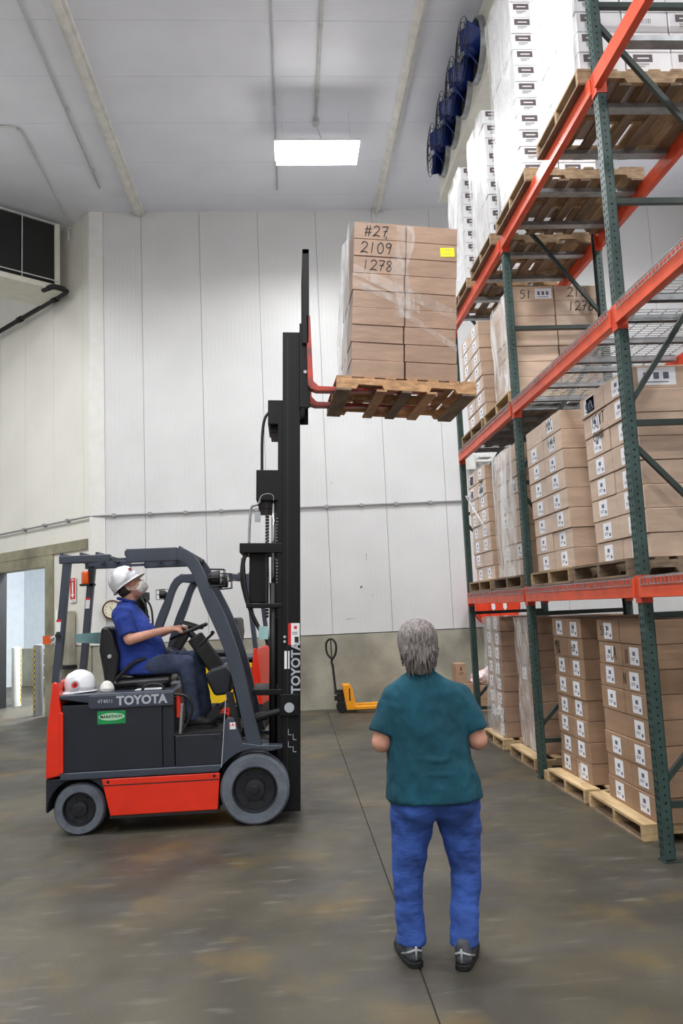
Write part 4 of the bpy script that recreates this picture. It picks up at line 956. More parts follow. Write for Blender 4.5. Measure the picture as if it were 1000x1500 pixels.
        part('sticker_band', MB().box(.05, .075, -.3035, -.3025, 1.37, 1.555, MM).box(.1, .125, -.3035, -.3025, 1.505, 1.53, MM), 'redst', st); part('sticker_print', MB().box(.105, .14, -.3035, -.3025, 1.39, 1.44, MM).box(.085, .13, -.3035, -.3025, 1.46, 1.465, MM).box(.085, .13, -.3035, -.3025, 1.475, 1.48, MM), 'blackst', st)
        st = part('data_plate', MB().box(.018, .062, -.3025, -.301, 1.17, 1.32, MM), 'paper')
        t = text_mesh('TOYOTA', .105, M['silver'], bold=.003); inst('lettering', t, root, MM @ T(.118, -.302, 1.18) @ FACE_NY @ Matrix.Rotation(math.pi/2, 4, 'Z'))
        # tilt cylinder
        part('tilt_cylinder', MB().tube([mp(-.30, -.27, .74), mp(-.13, -.27, .79), mp(-.13, -.27, .79), mp(.04, -.27, .83)], .03, 12, rs=[.042, .042, .03, .025]), 'black', smooth=False)
        part('tilt_pin', MB().cyl(mp(.06, -.305, .85), mp(.06, -.33, .85), .042, 14), 'galv').data.materials[0] = M['silver']
        part('tilt_bracket', MB().box(-.02, .14, -.325, -.30, .78, .96, MM).box(-.25, .1, -.29, .29, .95, 1.0, MM), 'tblack', bevel=.006)
        nums = MB()
        for z, a in ((.62, .05), (.52, .05), (.58, .09), (.48, .09)): nums.box(a, a+.03, -.303, -.302, z, z+.006, MM).box(a, a+.005, -.303, -.302, z, z+.05, MM)
        part('worn_marking', nums, 'silver')
        # carriage, load backrest and forks
        CZ = 3.46
        ca = part('carriage', MB().box(.16, .20, -.33, .33, CZ+.02, CZ+.12, MM).box(.16, .20, -.33, .33, CZ+.45, CZ+.55, MM).box(.15, .24, -.34, -.30, CZ-.02, CZ+.75, MM).box(.15, .24, .30, .34, CZ-.02, CZ+.75, MM).box(.13, .17, -.2, .2, CZ, CZ+.6, MM), 'tblack', bevel=.005)
        for z in (.3, .62): part('bolt', MB().cyl(mp(.2, -.34, CZ+z), mp(.2, -.352, CZ+z), .016, 8), 'silver', ca)
        lb = MB().box(.175, .235, -.38, -.35, CZ+.55, CZ+1.43, MM).box(.175, .235, .35, .38, CZ+.55, CZ+1.43, MM).box(.175, .235, -.38, .38, CZ+1.38, CZ+1.43, MM)
        for k in range(6): y = -.25+k*.1; lb.box(.19, .22, y-.01, y+.01, CZ+.55, CZ+1.4, MM)
        part('load_backrest', lb, 'tblack', bevel=.006)
        for yc in (-.33, .20):
            f = MB(); x0 = 1.565; z0 = 3.66
            f.prism([(x0-.035, 4.32), (x0, 4.32), (x0+.004, z0+.06), (x0+.05, z0+.012), (x0+1.16, z0-.062), (x0+1.16, z0-.075), (x0+.03, z0-.034), (x0-.02, z0-.015), (x0-.045, z0+.03)], 'y', yc-.05, yc+.05)
            part('fork', f, 'forkred', bevel=.006)
    else:
        part('mast_crosshead', MB().box(-.05, .1, -.28, .28, H-.12, H, MM), 'tblack'); part('mast_crossbar', MB().box(-.05, .05, -.28, .28, .5, .6, MM), 'tblack')
        for s in S: part('lift_chain', MB().box(.06, .09, s*.1-.02, s*.1+.02, .2, H, MM), 'black')
        part('carriage', MB().box(.17, .23, -.4, .4, .1, .6, MM), 'tblack')
        for yc in (-.25, .25): part('fork', MB().box(.2, .24, yc-.05, yc+.05, .0, .7, MM).box(.2, 1.2, yc-.05, yc+.05, 0, .04, MM), 'black')
        for k in range(2): part('mast_hose', MB().tube(smooth_path([(1.12, -.1+.2*k, 2.0), (1.02, -.1+.2*k, 1.8), (1.02, -.1+.2*k, 1.3), (1.1, -.1+.2*k, 1.0)]), .015, 8), 'hose', smooth=True)
M['forkred'] = mk('worn_red_fork', (172, 52, 38), .45, var=.2, scale=8, tint=(92, 62, 54))
truck = empty('forklift', (-1.3, 7.22, 0), 0, 'red and slate electric lift truck raising a load, operator seated', 'forklift')
forklift(truck, True)
truck2 = empty('forklift', (-1.06, 11.75, 0), math.radians(170), 'lift truck with yellow battery panel parked behind the first truck', 'forklift')
forklift(truck2, False, 'yel')
# ------------------------------------------------------------------ people
def flesh(name, mb, mat, parent, voxel=.009, it=6, disp=0.0, dscale=.12, fac=.6):
    """fuse overlapping closed shapes into one continuous skin"""
    o = mb.build(name, mat, parent, smooth=True)
    r = o.modifiers.new('fuse', 'REMESH'); r.mode = 'VOXEL'; r.voxel_size = voxel; r.use_smooth_shade = True
    s = o.modifiers.new('relax', 'SMOOTH'); s.iterations = it; s.factor = fac
    if disp:
        tx = bpy.data.textures.new(name+'_folds', 'CLOUDS'); tx.noise_scale = dscale; tx.noise_depth = 1
        d = o.modifiers.new('folds', 'DISPLACE'); d.texture = tx; d.strength = disp; d.mid_level = .5
    return o
def hand(mb, wrist, fwd, side, down, curl=.5, sc=1.0):
    """palm, four curled fingers of different lengths and a thumb leaving the side of the palm. fwd along the palm, side towards the thumb, down = palm side"""
    wrist = Vector(wrist); f = Vector(fwd).normalized(); s = Vector(side).normalized(); d = Vector(down).normalized()
    k = wrist + f*.09*sc
    mb.capsule(wrist, k - f*.02*sc + s*.02*sc, .026*sc, .022*sc); mb.capsule(wrist, k - f*.02*sc - s*.022*sc, .026*sc, .020*sc); mb.capsule(wrist+f*.02, k-f*.02*sc, .026*sc, .022*sc)
    for off, ln in ((.030, .9), (.010, 1.0), (-.011, .95), (-.031, .75)):
        b = k + s*off*sc - f*.01*sc; l1, l2, l3 = .040*ln*sc, .026*ln*sc, .021*ln*sc
        def dr(a): return (f*math.cos(a)+d*math.sin(a)).normalized()
        p1 = b + dr(curl*.6)*l1; p2 = p1 + dr(curl*1.6)*l2; p3 = p2 + dr(curl*2.4)*l3
        mb.capsule(b, p1, .0098*sc, .0092*sc, 8); mb.capsule(p1, p2, .0092*sc, .0085*sc, 8); mb.capsule(p2, p3, .0085*sc, .0075*sc, 8)
    t0 = wrist + f*.03*sc + s*.024*sc; t1 = t0 + (f*.7+s*.8+d*.25).normalized()*.042*sc; t2 = t1 + (f*.9+s*.25+d*.4).normalized()*.03*sc
    mb.capsule(t0, t1, .0135*sc, .011*sc, 8); mb.capsule(t1, t2, .011*sc, .009*sc, 8)
def head(mb, HM, sc=1.0):
    """local: face +x, up +z"""
    q = lambda x, y, z: HM @ Vector((x*sc, y*sc, z*sc)); R3 = HM.to_3x3()
    mb.ball(q(-.012, 0, .03), (.098*sc, .077*sc, .098*sc), R3, 20, 14); mb.ball(q(.02, 0, -.03), (.07*sc, .064*sc, .09*sc), R3, 18, 12)
    mb.ball(q(.045, 0, -.085), (.038*sc, .036*sc, .03*sc), R3)
    mb.capsule(q(.088, 0, .02), q(.108, 0, -.018), .010*sc, .015*sc, 8)
    mb.capsule(q(.074, -.04, .034), q(.074, .04, .034), .016*sc, .016*sc, 8)
    mb.capsule(q(.088, -.02, -.058), q(.088, .02, -.058), .009*sc, .009*sc, 8)
    for s in (-1, 1):
        mb.ball(q(.06, s*.045, -.02), (.025*sc, .022*sc, .025*sc), R3)
        mb.ball(q(-.012, s*.078, -.002), (.018*sc, .009*sc, .031*sc), R3)
def operator():
    p = empty('person', (-1.33, 7.2, .762), 0, 'seated truck operator in blue polo, white hard hat and face mask, looking up', 'person'); off = p.location
    b = MB(off)
    HM = T(-1.405, 7.2, 1.985) @ Matrix.Rotation(math.radians(-37), 4, 'Y')
    head(b, HM); b.capsule((-1.43, 7.2, 1.80), (-1.41, 7.2, 1.93), .062, .056)
    b.loft([(-1.33, 7.2, 1.30, .12, .13), (-1.33, 7.2, 1.45, .17, .165), (-1.38, 7.2, 1.65, .145, .17), (-1.43, 7.2, 1.79, .09, .15), (-1.44, 7.2, 1.84, .06, .07)])
    arms = (((-1.45, 7.0, 1.755), (-1.365, 6.915, 1.535), (-1.085, 7.01, 1.60), -1), ((-1.45, 7.40, 1.755), (-1.31, 7.49, 1.53), (-1.075, 7.40, 1.60), 1))
    for sh, el, wr, s in arms:
        b.capsule(sh, el, .056, .047); b.capsule(el, wr, .047, .03)
        hand(b, wr, (1, .12*-s, .12), (0, -s, .3), (.25, 0, -1), .55, 1.0)
    for hp, kn, an in (((-1.30, 7.10, 1.30), (-.915, 7.06, 1.30), (-.87, 7.06, .85)), ((-1.30, 7.30, 1.30), (-.875, 7.34, 1.33), (-.80, 7.36, .85))):
        b.capsule(hp, kn, .08, .058); b.capsule(kn, an, .056, .042)
    flesh('body', b, M['skin'], p, .0065, 4)
    s = MB(off)
    s.loft([(-1.31, 7.2, 1.235, .20, .20), (-1.315, 7.2, 1.32, .215, .205), (-1.325, 7.2, 1.45, .212, .20), (-1.355, 7.2, 1.58, .182, .20), (-1.40, 7.2, 1.70, .145, .20), (-1.43, 7.2, 1.78, .115, .185), (-1.445, 7.2, 1.83, .085, .11), (-1.44, 7.2, 1.865, .075, .078)])
    for sh, el, wr, sg in arms:
        a = Vector(sh); e = Vector(el); s.capsule(a+Vector((0, -.01*sg, -.015)), a.lerp(e, .45), .088, .08); s.cyl(a.lerp(e, .2), a.lerp(e, .86), .084, 16, .074)
    so = flesh('polo_shirt', s, M['blue'], p, .010, 7, .012, .09)
    c = MB(off); c.tube([(-1.44+.078*math.cos(t), 7.2+.082*math.sin(t), 1.872-.02*math.cos(t)) for t in [2*math.pi*k/20 for k in range(20)]], .013, 8, closed=True)
    c.build('collar', M['blue'], so, smooth=True)
    MB(off).box(-1.215, -1.205, 7.02, 7.07, 1.665, 1.68, ).build('chest_logo', M['white'], so)
    j = MB(off)
    j.ball((-1.32, 7.2, 1.30), (.19, .20, .10))
    for hp, kn, an in (((-1.28, 7.10, 1.305), (-.915, 7.06, 1.30), (-.87, 7.06, .86)), ((-1.28, 7.30, 1.305), (-.875, 7.34, 1.33), (-.80, 7.36, .86))):
        j.capsule(hp, kn, .10, .078); j.capsule(kn, Vector(an)+Vector((0, 0, .06)), .076, .062); j.capsule(Vector(an)+Vector((0, 0, .09)), an, .062, .066)
    flesh('jeans', j, M['jeand'], p, .010, 6, .014, .07)
    for x, y in ((-.87, 7.06), (-.80, 7.36)):
        f = MB(off); f.capsule((x-.03, y, .815), (x+.06, y, .822), .045, .045); f.capsule((x+.05, y, .81), (x+.17, y, .80), .045, .036); f.capsule((x, y, .84), (x, y, .9), .05, .052)
        sh = flesh('boot', f, M['shoed'], p, .009, 3)
        MB(off).prism([(x-.085, y-.04), (x+.15, y-.045), (x+.215, y-.02), (x+.215, y+.02), (x+.15, y+.045), (x-.085, y+.04)], 'z', .763, .782).build('sole', M['black'], sh)
    # hair under the hat, mask, hat
    def H(x, y, z): return HM @ Vector((x, y, z))
    R3 = HM.to_3x3()
    h = MB(off); h.ball(H(-.04, 0, .01), (.082, .081, .075), R3, 18, 12); h.build('hair', M['haird'], p, smooth=True)
    m = MB(off); m.ball(H(.055, 0, -.052), (.062, .062, .062), R3, 18, 12); m.capsule(H(.09, 0, -.03), H(.1, 0, -.075), .03, .028)
    mo = flesh('face_mask', m, M['mask'], p, .006, 3)
    for s in (-1, 1):
        for dz in (-.015, -.08): MB(off).tube(smooth_path([H(.06, s*.062, -.05+(dz+.05)*.6), H(.02, s*.082, -.02+dz*.3), H(-.02, s*.086, .0+dz*.2)]), .0025, 5).build('ear_loop', M['mask'], mo, smooth=True)
    hard_hat(HM @ T(-.015, 0, .045) , p, off)
    # seat belt
    MB(off).tube(smooth_path([(-1.50, 6.985, 1.20), (-1.44, 6.98, 1.26), (-1.38, 6.983, 1.315), (-1.31, 6.99, 1.355), (-1.24, 7.02, 1.365)]), .016, 6).build('lap_belt', M['black'], p, smooth=True)
    return p
def hard_hat(HM, parent, off, name_shell='hat_shell'):
    """local: front +x, brim plane z=0"""
    prof = []
    n = 32; P = []; fs = []
    rings = [(1.0, 0.0), (.985, .04), (.95, .075), (.87, .108), (.70, .135), (.42, .152), (.12, .158)]
    for k_, z in rings:
        for i in range(n):
            t = 2*math.pi*i/n; rdg = .006 if (abs(math.sin(t)) < .3 and .02 < z < .156) else 0
            P.append(HM @ Vector((.132*k_*math.cos(t), .112*k_*math.sin(t), z+rdg)))
    for j in range(len(rings)-1):
        for i in range(n): fs.append((j*n+i, j*n+(i+1) % n, (j+1)*n+(i+1) % n, (j+1)*n+i))
    fs.append([(len(rings)-1)*n+i for i in range(n)]); fs.append(list(range(n))[::-1])
    sh = MB(off).add(P, fs).build('hard_hat' if parent is not None else name_shell, M['hat'], parent, smooth=True)
    b = MB(off); P = []; fs = []
    for rr, dz in ((0, .004), (1, -.006), (1, -.010), (0, -.003)):
        for i in range(n):
            t = 2*math.pi*i/n; ex = (.012 + .042*max(0, math.cos(t))**2.2)*rr - (0 if rr else .004)
            P.append(HM @ Vector(((.132+ex)*math.cos(t), (.112+ex*.8)*math.sin(t), dz - .012*max(0, math.cos(t))*rr)))
    for j in range(4):
        for i in range(n): fs.append((j*n+i, j*n+(i+1) % n, ((j+1) % 4)*n+(i+1) % n, ((j+1) % 4)*n+i))
    b.add(P, fs).build('hat_brim', M['hat'], sh, smooth=True)
    # ridge and round emblem
    r = MB(off); r.tube([HM @ Vector((.125*math.cos(a), 0, .02+.142*math.sin(a))) for a in [.35+k*(math.pi-.7)/12 for k in range(13)]], .012, 8); r.build('hat_ridge', M['hat'], sh, smooth=True)
    return sh
def put_emblem(parent, off, c, nrm, r):
    c = Vector(c); n_ = Vector(nrm).normalized()
    MB(off).cyl(c, c+n_*.003, r, 18).build('emblem', M['silver'], parent); MB(off).cyl(c+n_*.003, c+n_*.005, r*.68, 16).build('emblem', M['redst'], parent)
    MB(off).cyl(c+n_*.005+Vector((r*.1, 0, 0)), c+n_*.0065+Vector((r*.1, 0, 0)), r*.28, 12).build('emblem', M['blackst'], parent)
OP = operator()
def emblem_on_operator():
    HM = T(-1.405, 7.2, 1.985) @ Matrix.Rotation(math.radians(-37), 4, 'Y') @ T(-.015, 0, .045)
    hat = [o for o in OP.children if o.name.startswith('hard_hat')][0]
    put_emblem(hat, OP.location, HM @ Vector((.108, -.04, .085)), HM.to_3x3() @ Vector((.8, -.45, .4)), .026)
emblem_on_operator()
def loose_hat():
    r = empty('hard_hat', (-1.79, 6.96, 1.116), 0, 'white hard hat resting on the truck hood behind the seat', 'hard hat'); off = r.location
    HM = T(-1.79, 6.96, 1.132) @ Matrix.Rotation(math.radians(200), 4, 'Z')
    hard_hat(HM, None, (0, 0, 0)).parent = None
    sh = [o for o in bpy.data.objects if o.name.startswith('hat_shell')][0]
    for o in [sh] + list(sh.children): o.data.transform(Matrix.Translation(-off))
    sh.parent = r
    put_emblem(r, off, (-1.80, 6.843, 1.185), (-.1, -1, .25), .038)
    d = MB(); P = []
    d = empty('dust_mask', (-1.555, 6.90, 1.116), .3, 'small white cup dust mask lying on the truck hood', 'mask')
    MB().lathe([(.062, 0), (.06, .03), (.048, .06), (.028, .082), (.004, .09)], (0, 0, 0), 'z', 18).build('cup', M['mask'], d, smooth=True)
    MB().tube(smooth_path([(-.06, 0, .02), (0, -.075, .03), (.06, 0, .02)]), .003, 5).build('strap', M['mask'], d, smooth=True)
loose_hat()
def watcher():
    Y = 4.1
    p = empty('person', (.655, Y, 0), 0, 'standing person in teal t-shirt and blue jeans seen from behind', 'person'); off = p.location
    b = MB(off)
    HM = T(.642, Y+.0, 1.515) @ Matrix.Rotation(math.radians(80), 4, 'Z') @ Matrix.Rotation(math.radians(-14), 4, 'Y')
    head(b, HM, .98); b.capsule((.638, Y+.0, 1.33), (.64, Y+.005, 1.46), .056, .054)
    b.loft([(.68, Y, .78, .19, .13), (.67, Y, .9, .18, .13), (.655, Y, 1.1, .165, .115), (.64, Y, 1.27, .16, .09), (.638, Y, 1.36, .08, .06)])
    arms = (((.505, Y, 1.245), (.430, Y-.01, 1.045), (.535, Y+.235, 1.085), -1), ((.825, Y, 1.245), (.915, Y-.01, 1.03), (.79, Y+.235, 1.085), 1))
    for sh, el, wr, s in arms:
        b.capsule(sh, el, .06, .052); b.capsule(el, wr, .052, .031)
        hand(b, wr, (-s*.75, .35, .05), (0, .1, 1), (-s*.3, -.9, 0), .6, .95)
    legs = (((.575, Y, .74), (.530, Y+.02, .40), (.528, Y+.0, .07)), ((.79, Y, .74), (.82, Y+.01, .40), (.775, Y-.06, .07)))
    for hp, kn, an in legs: b.capsule(hp, kn, .09, .058); b.capsule(kn, an, .055, .04)
    flesh('body', b, M['skin'], p, .0065, 4)
    s = MB(off)
    s.loft([(.683, Y-.005, .762, .240, .186), (.680, Y-.005, .80, .238, .184), (.674, Y-.004, .87, .228, .176), (.664, Y, 1.0, .212, .158), (.658, Y, 1.13, .205, .145), (.658, Y, 1.22, .208, .132), (.656, Y, 1.28, .195, .118), (.652, Y, 1.325, .158, .098), (.648, Y, 1.36, .112, .08), (.645, Y, 1.385, .075, .066), (.643, Y, 1.398, .064, .062)])
    for sh, el, wr, sg in arms:
        a = Vector(sh); e = Vector(el); s.capsule(a+Vector((-.01*sg, 0, .0)), a.lerp(e, .4), .082, .078); s.cyl(a.lerp(e, .1), a.lerp(e, .80), .080, 18, .079)
    prof = [(.762, .683, .240, .186), (.87, .674, .228, .176), (1.0, .664, .212, .158), (1.13, .658, .205, .145), (1.22, .658, .208, .132), (1.30, .655, .18, .11)]
    def back(x, z):
        for q0, q1 in zip(prof[:-1], prof[1:]):
            if q0[0] <= z <= q1[0]:
                t = (z-q0[0])/(q1[0]-q0[0]); c_, rx, ry = [q0[i]+(q1[i]-q0[i])*t for i in (1, 2, 3)]
                return Vector((x, Y-.004-ry*math.sqrt(max(.05, 1-((x-c_)/rx)**2))+.010, z))
        return Vector((x, Y-.15, z))
    for fold in ([(.60, 1.29), (.585, 1.17), (.57, 1.04)], [(.645, 1.26), (.65, 1.12), (.66, .97)], [(.71, 1.28), (.735, 1.15), (.76, .99)], [(.50, .95), (.58, .98), (.68, .965), (.78, .975), (.84, .94)], [(.52, .88), (.62, .90), (.72, .895), (.86, .865)], [(.54, .82), (.66, .835), (.74, .82)], [(.79, 1.2), (.80, 1.1), (.83, 1.02)], [(.55, 1.2), (.53, 1.1), (.51, 1.0)]):
        P = smooth_path([back(x, z) for x, z in fold], 5); m_ = len(P); s.tube(P, 0, 8, rs=[.004+.012*math.sin(math.pi*i/(m_-1)) for i in range(m_)])
    so = flesh('t_shirt', s, M['tealsh'], p, .008, 4, .024, .11)
    c = MB(off); c.tube([(.643+.064*math.cos(t), Y+.063*math.sin(t), 1.396+.008*math.sin(t)) for t in [2*math.pi*k/24 for k in range(24)]], .009, 8, closed=True); c.build('neckband', M['tealsh'], so, smooth=True)
    # drape folds: real ridges running over the back
    j = MB(off)
    j.ball((.682, Y, .765), (.226, .15, .11), None, 24, 14); j.ball((.59, Y-.05, .75), (.115, .11, .12)); j.ball((.77, Y-.05, .75), (.115, .11, .12))
    for hp, kn, an in legs:
        a = Vector(hp); k_ = Vector(kn); n_ = Vector(an)
        j.capsule(a, a.lerp(k_, .5), .125, .098); j.capsule(a.lerp(k_, .5), k_, .098, .078); j.capsule(k_, k_.lerp(n_, .5), .078, .07); j.cyl(k_.lerp(n_, .45), n_+Vector((0, 0, .02)), .070, 18, .070); j.cyl(n_+Vector((0, 0, .07)), n_+Vector((0, -.005, .012)), .066, 18, .075)
    jo = flesh('jeans', j, M['jean'], p, .009, 5, .02, .075)
    for x in (.575, .785):
        g = MB(off); n_ = 8; P = []; fs = []
        for i in range(n_+1):
            for k in range(n_+1): P.append((x-.062+.124*k/n_, Y-.25, .752-.11*i/n_-.02*(1-abs(2*k/n_-1))*(i/n_)))
        for i in range(n_):
            for k in range(n_): q = i*(n_+1)+k; fs.append((q, q+1, q+n_+2, q+n_+1))
        po = g.add(P, fs).build('back_pocket', M['jean'], jo, smooth=True)
        w = po.modifiers.new('lay', 'SHRINKWRAP'); w.target = jo; w.wrap_method = 'PROJECT'; w.use_project_y = True; w.use_positive_direction = True; w.use_negative_direction = False; w.offset = .003
    for (x, y, rz, s) in ((.528, Y-.03, math.radians(8), -1), (.765, Y-.1, math.radians(-22), 1)):
        SM = T(x, y, 0) @ Matrix.Rotation(rz, 4, 'Z')
        f = MB(off)
        f.capsule(SM @ Vector((0, -.02, .05)), SM @ Vector((0, .1, .05)), .042, .046); f.capsule(SM @ Vector((0, .08, .045)), SM @ Vector((.0, .2, .038)), .046, .036); f.capsule(SM @ Vector((0, -.01, .05)), SM @ Vector((0, .0, .1)), .042, .042)
        sh = flesh('trainer', f, M['shoe'], p, .007, 3)
        sole = MB().prism([(-.018, -.066), (.018, -.066), (.036, -.05), (.043, .0), (.048, .12), (.04, .21), (.012, .245), (-.012, .245), (-.04, .21), (-.048, .12), (-.043, .0), (-.036, -.05)], 'z', .001, .028).build('sole', M['black'], sh, bevel=.004)
        sole.data.transform(Matrix.Translation(-Vector(off)) @ SM)
        t = MB(off); t.tube([SM @ Vector(q) for q in ((-.045, .03, .04), (-.03, -.045, .07), (.0, -.062, .085))], .006, 5); t.tube([SM @ Vector(q) for q in ((.045, .03, .04), (.03, -.045, .07), (.0, -.062, .085))], .006, 5); t.tube([SM @ Vector(q) for q in ((0, -.062, .04), (0, -.064, .1))], .006, 5)
        t.build('heel_trim', M['shoel'], sh, smooth=True)
    # hair: layered grey cut, built from a cap and many locks
    h = MB(off)
    h.ball((.637, Y-.012, 1.543), (.088, .100, .098), None, 22, 14); h.ball((.636, Y-.04, 1.475), (.080, .068, .085), None, 20, 12); h.ball((.638, Y-.05, 1.41), (.060, .042, .05), None, 18, 12)
    rnd = random.Random(4)
    for k in range(110):
        a = rnd.uniform(-3.35, .2); end = rnd.uniform(1.365, 1.49) if abs(a+1.57) < 1.1 else rnd.uniform(1.41, 1.5); pts = []; n_ = 8
        for i in range(n_+1):
            t = i/n_
            if t < .6:
                th = math.radians(8+92*t/.6); rr = .093*math.sin(th); z = 1.543+.103*math.cos(th); cy = Y-.012-.012*t; ry = rr*1.12
            else:
                q = (t-.6)/.4; z = 1.525+(end-1.525)*q; rr = .092-.026*q*(1.5-end)/.12 if end < 1.5 else .09; rr += .012*max(0, q-.75)/.25; cy = Y-.02-.022*q; ry = rr*.95
            aa = a+.12*math.sin(k+3*t)
            pts.append((.637+rr*math.cos(aa), cy+ry*math.sin(aa), z))
        h.tube(pts, 0, 6, rs=[.006, .009, .011, .012, .012, .012, .011, .008, .002])
    ho = h.build('hair', M['hairg'], p, smooth=True)
    m = MB(off); m.ball(HM @ Vector((.055, 0, -.045)), (.062, .070, .066), HM.to_3x3(), 18, 12); m.tube([HM @ Vector((.03, -.074, .0)), HM @ Vector((-.02, -.084, .01))], .006, 6); m.tube([HM @ Vector((.03, -.074, -.05)), HM @ Vector((-.01, -.086, -.01))], .006, 6)
    m.build('face_mask', M['blackcl'], p, smooth=True)
watcher()
# ------------------------------------------------------------------ background things
def pallet_jack():
    r = empty('pallet_jack', (.75, 13.55, 0), 0, 'yellow-orange pallet jack with black handle against the stem wall', 'pallet jack'); off = r.location; Y = 13.55
    MB(off).prism([(.80, .46), (.93, .46), (.965, .40), (1.01, .13), (1.05, .10), (1.05, .05), (.86, .05)], 'y', Y-.16, Y+.16).build('body', M['jack'], r, bevel=.01)
    MB(off).box(.905, .925, Y-.165, Y-.16, .2, .4).build('body_marking', M['tdark'], r)
    for s in (-1, 1):
        f = MB(off).box(1.0, 2.05, Y+s*.19-.075, Y+s*.19+.075, .06, .115).build('fork', M['jack'], r, bevel=.008)
        MB(off).lathe([(.001, -.06), (.04, -.06), (.04, .06), (.001, .06)], (1.93, Y+s*.19, .041), 'y', 14).build('roller', M['black'], f)
    for s in (-1, 1): MB(off).lathe([(.03, -.025), (.085, -.025), (.095, -.01), (.095, .01), (.085, .025), (.03, .025)], (.79, Y+s*.07, .096), 'y', 22, closed=True).build('steer_wheel', M['black'], r, auto=.6)
    MB(off).cyl((.79, Y-.1, .096), (.79, Y+.1, .096), .028, 10).build('axle', M['black'], r)
    MB(off).cyl((.77, Y, .12), (.77, Y, .37), .055, 14).cyl((.71, Y, .30), (.85, Y, .30), .045, 12).box(.67, .86, Y-.06, Y+.06, .2, .27).build('pump', M['black'], r, smooth=False)
    MB(off).cyl((.70, Y, .30), (.66, Y, .80), .02, 10).bar((.685, Y-.03, .30), (.68, Y-.0, .48), .03, .03).build('handle_shaft', M['black'], r)
    lp = [(.66, Y, .79), (.652, Y+.0, .86), (.648, Y-.075, .97), (.642, Y-.09, 1.12), (.64, Y-.04, 1.20), (.64, Y+.04, 1.20), (.642, Y+.09, 1.12), (.648, Y+.075, .97), (.654, Y+.0, .88)]
    LPM = T(.65, Y, 0) @ Matrix.Rotation(math.radians(65), 4, 'Z') @ T(-.65, -Y, 0)
    MB(off).tube(smooth_path([LPM @ Vector(q) for q in lp], 4), .018, 8).build('handle_loop', M['black'], r, smooth=True)
    MB(off).bar(LPM @ Vector((.65, Y, .86)), LPM @ Vector((.642, Y, 1.19)), .02, .015).build('release_lever', M['black'], r)
pallet_jack()
def clock():
    r = empty('wall_clock', (-3.06, YB-.06, 1.868), 0, 'round cream wall clock with dark brown rim', 'clock')
    MB().lathe([(.165, .045), (.165, 0), (.15, -.012), (.138, -.004), (.138, .01)], (0, 0, 0), 'y', 32).build('rim', M['brownmk'], r, auto=.6)
    MB().lathe([(.139, .0), (.139, .004)], (0, 0, 0), 'y', 32).build('face', M['clockf'], r)
    for k in range(12):
        a = math.pi/2 - k*math.pi/6
        t = inst('numeral', text_mesh(str(12 if k == 0 else k), .042, M['blackst'], .0006), r, T(.108*math.cos(a), -.0015, .108*math.sin(a)) @ FACE_NY)
    for a, ln, w in ((math.radians(118), .07, .008), (math.radians(-66), .1, .006)): MB().bar((0, -.004, 0), (ln*math.cos(a), -.004, ln*math.sin(a)), .002, w, (0, 0, 1) if False else (-math.sin(a), 0, math.cos(a))).build('hand', M['blackst'], r)
clock()
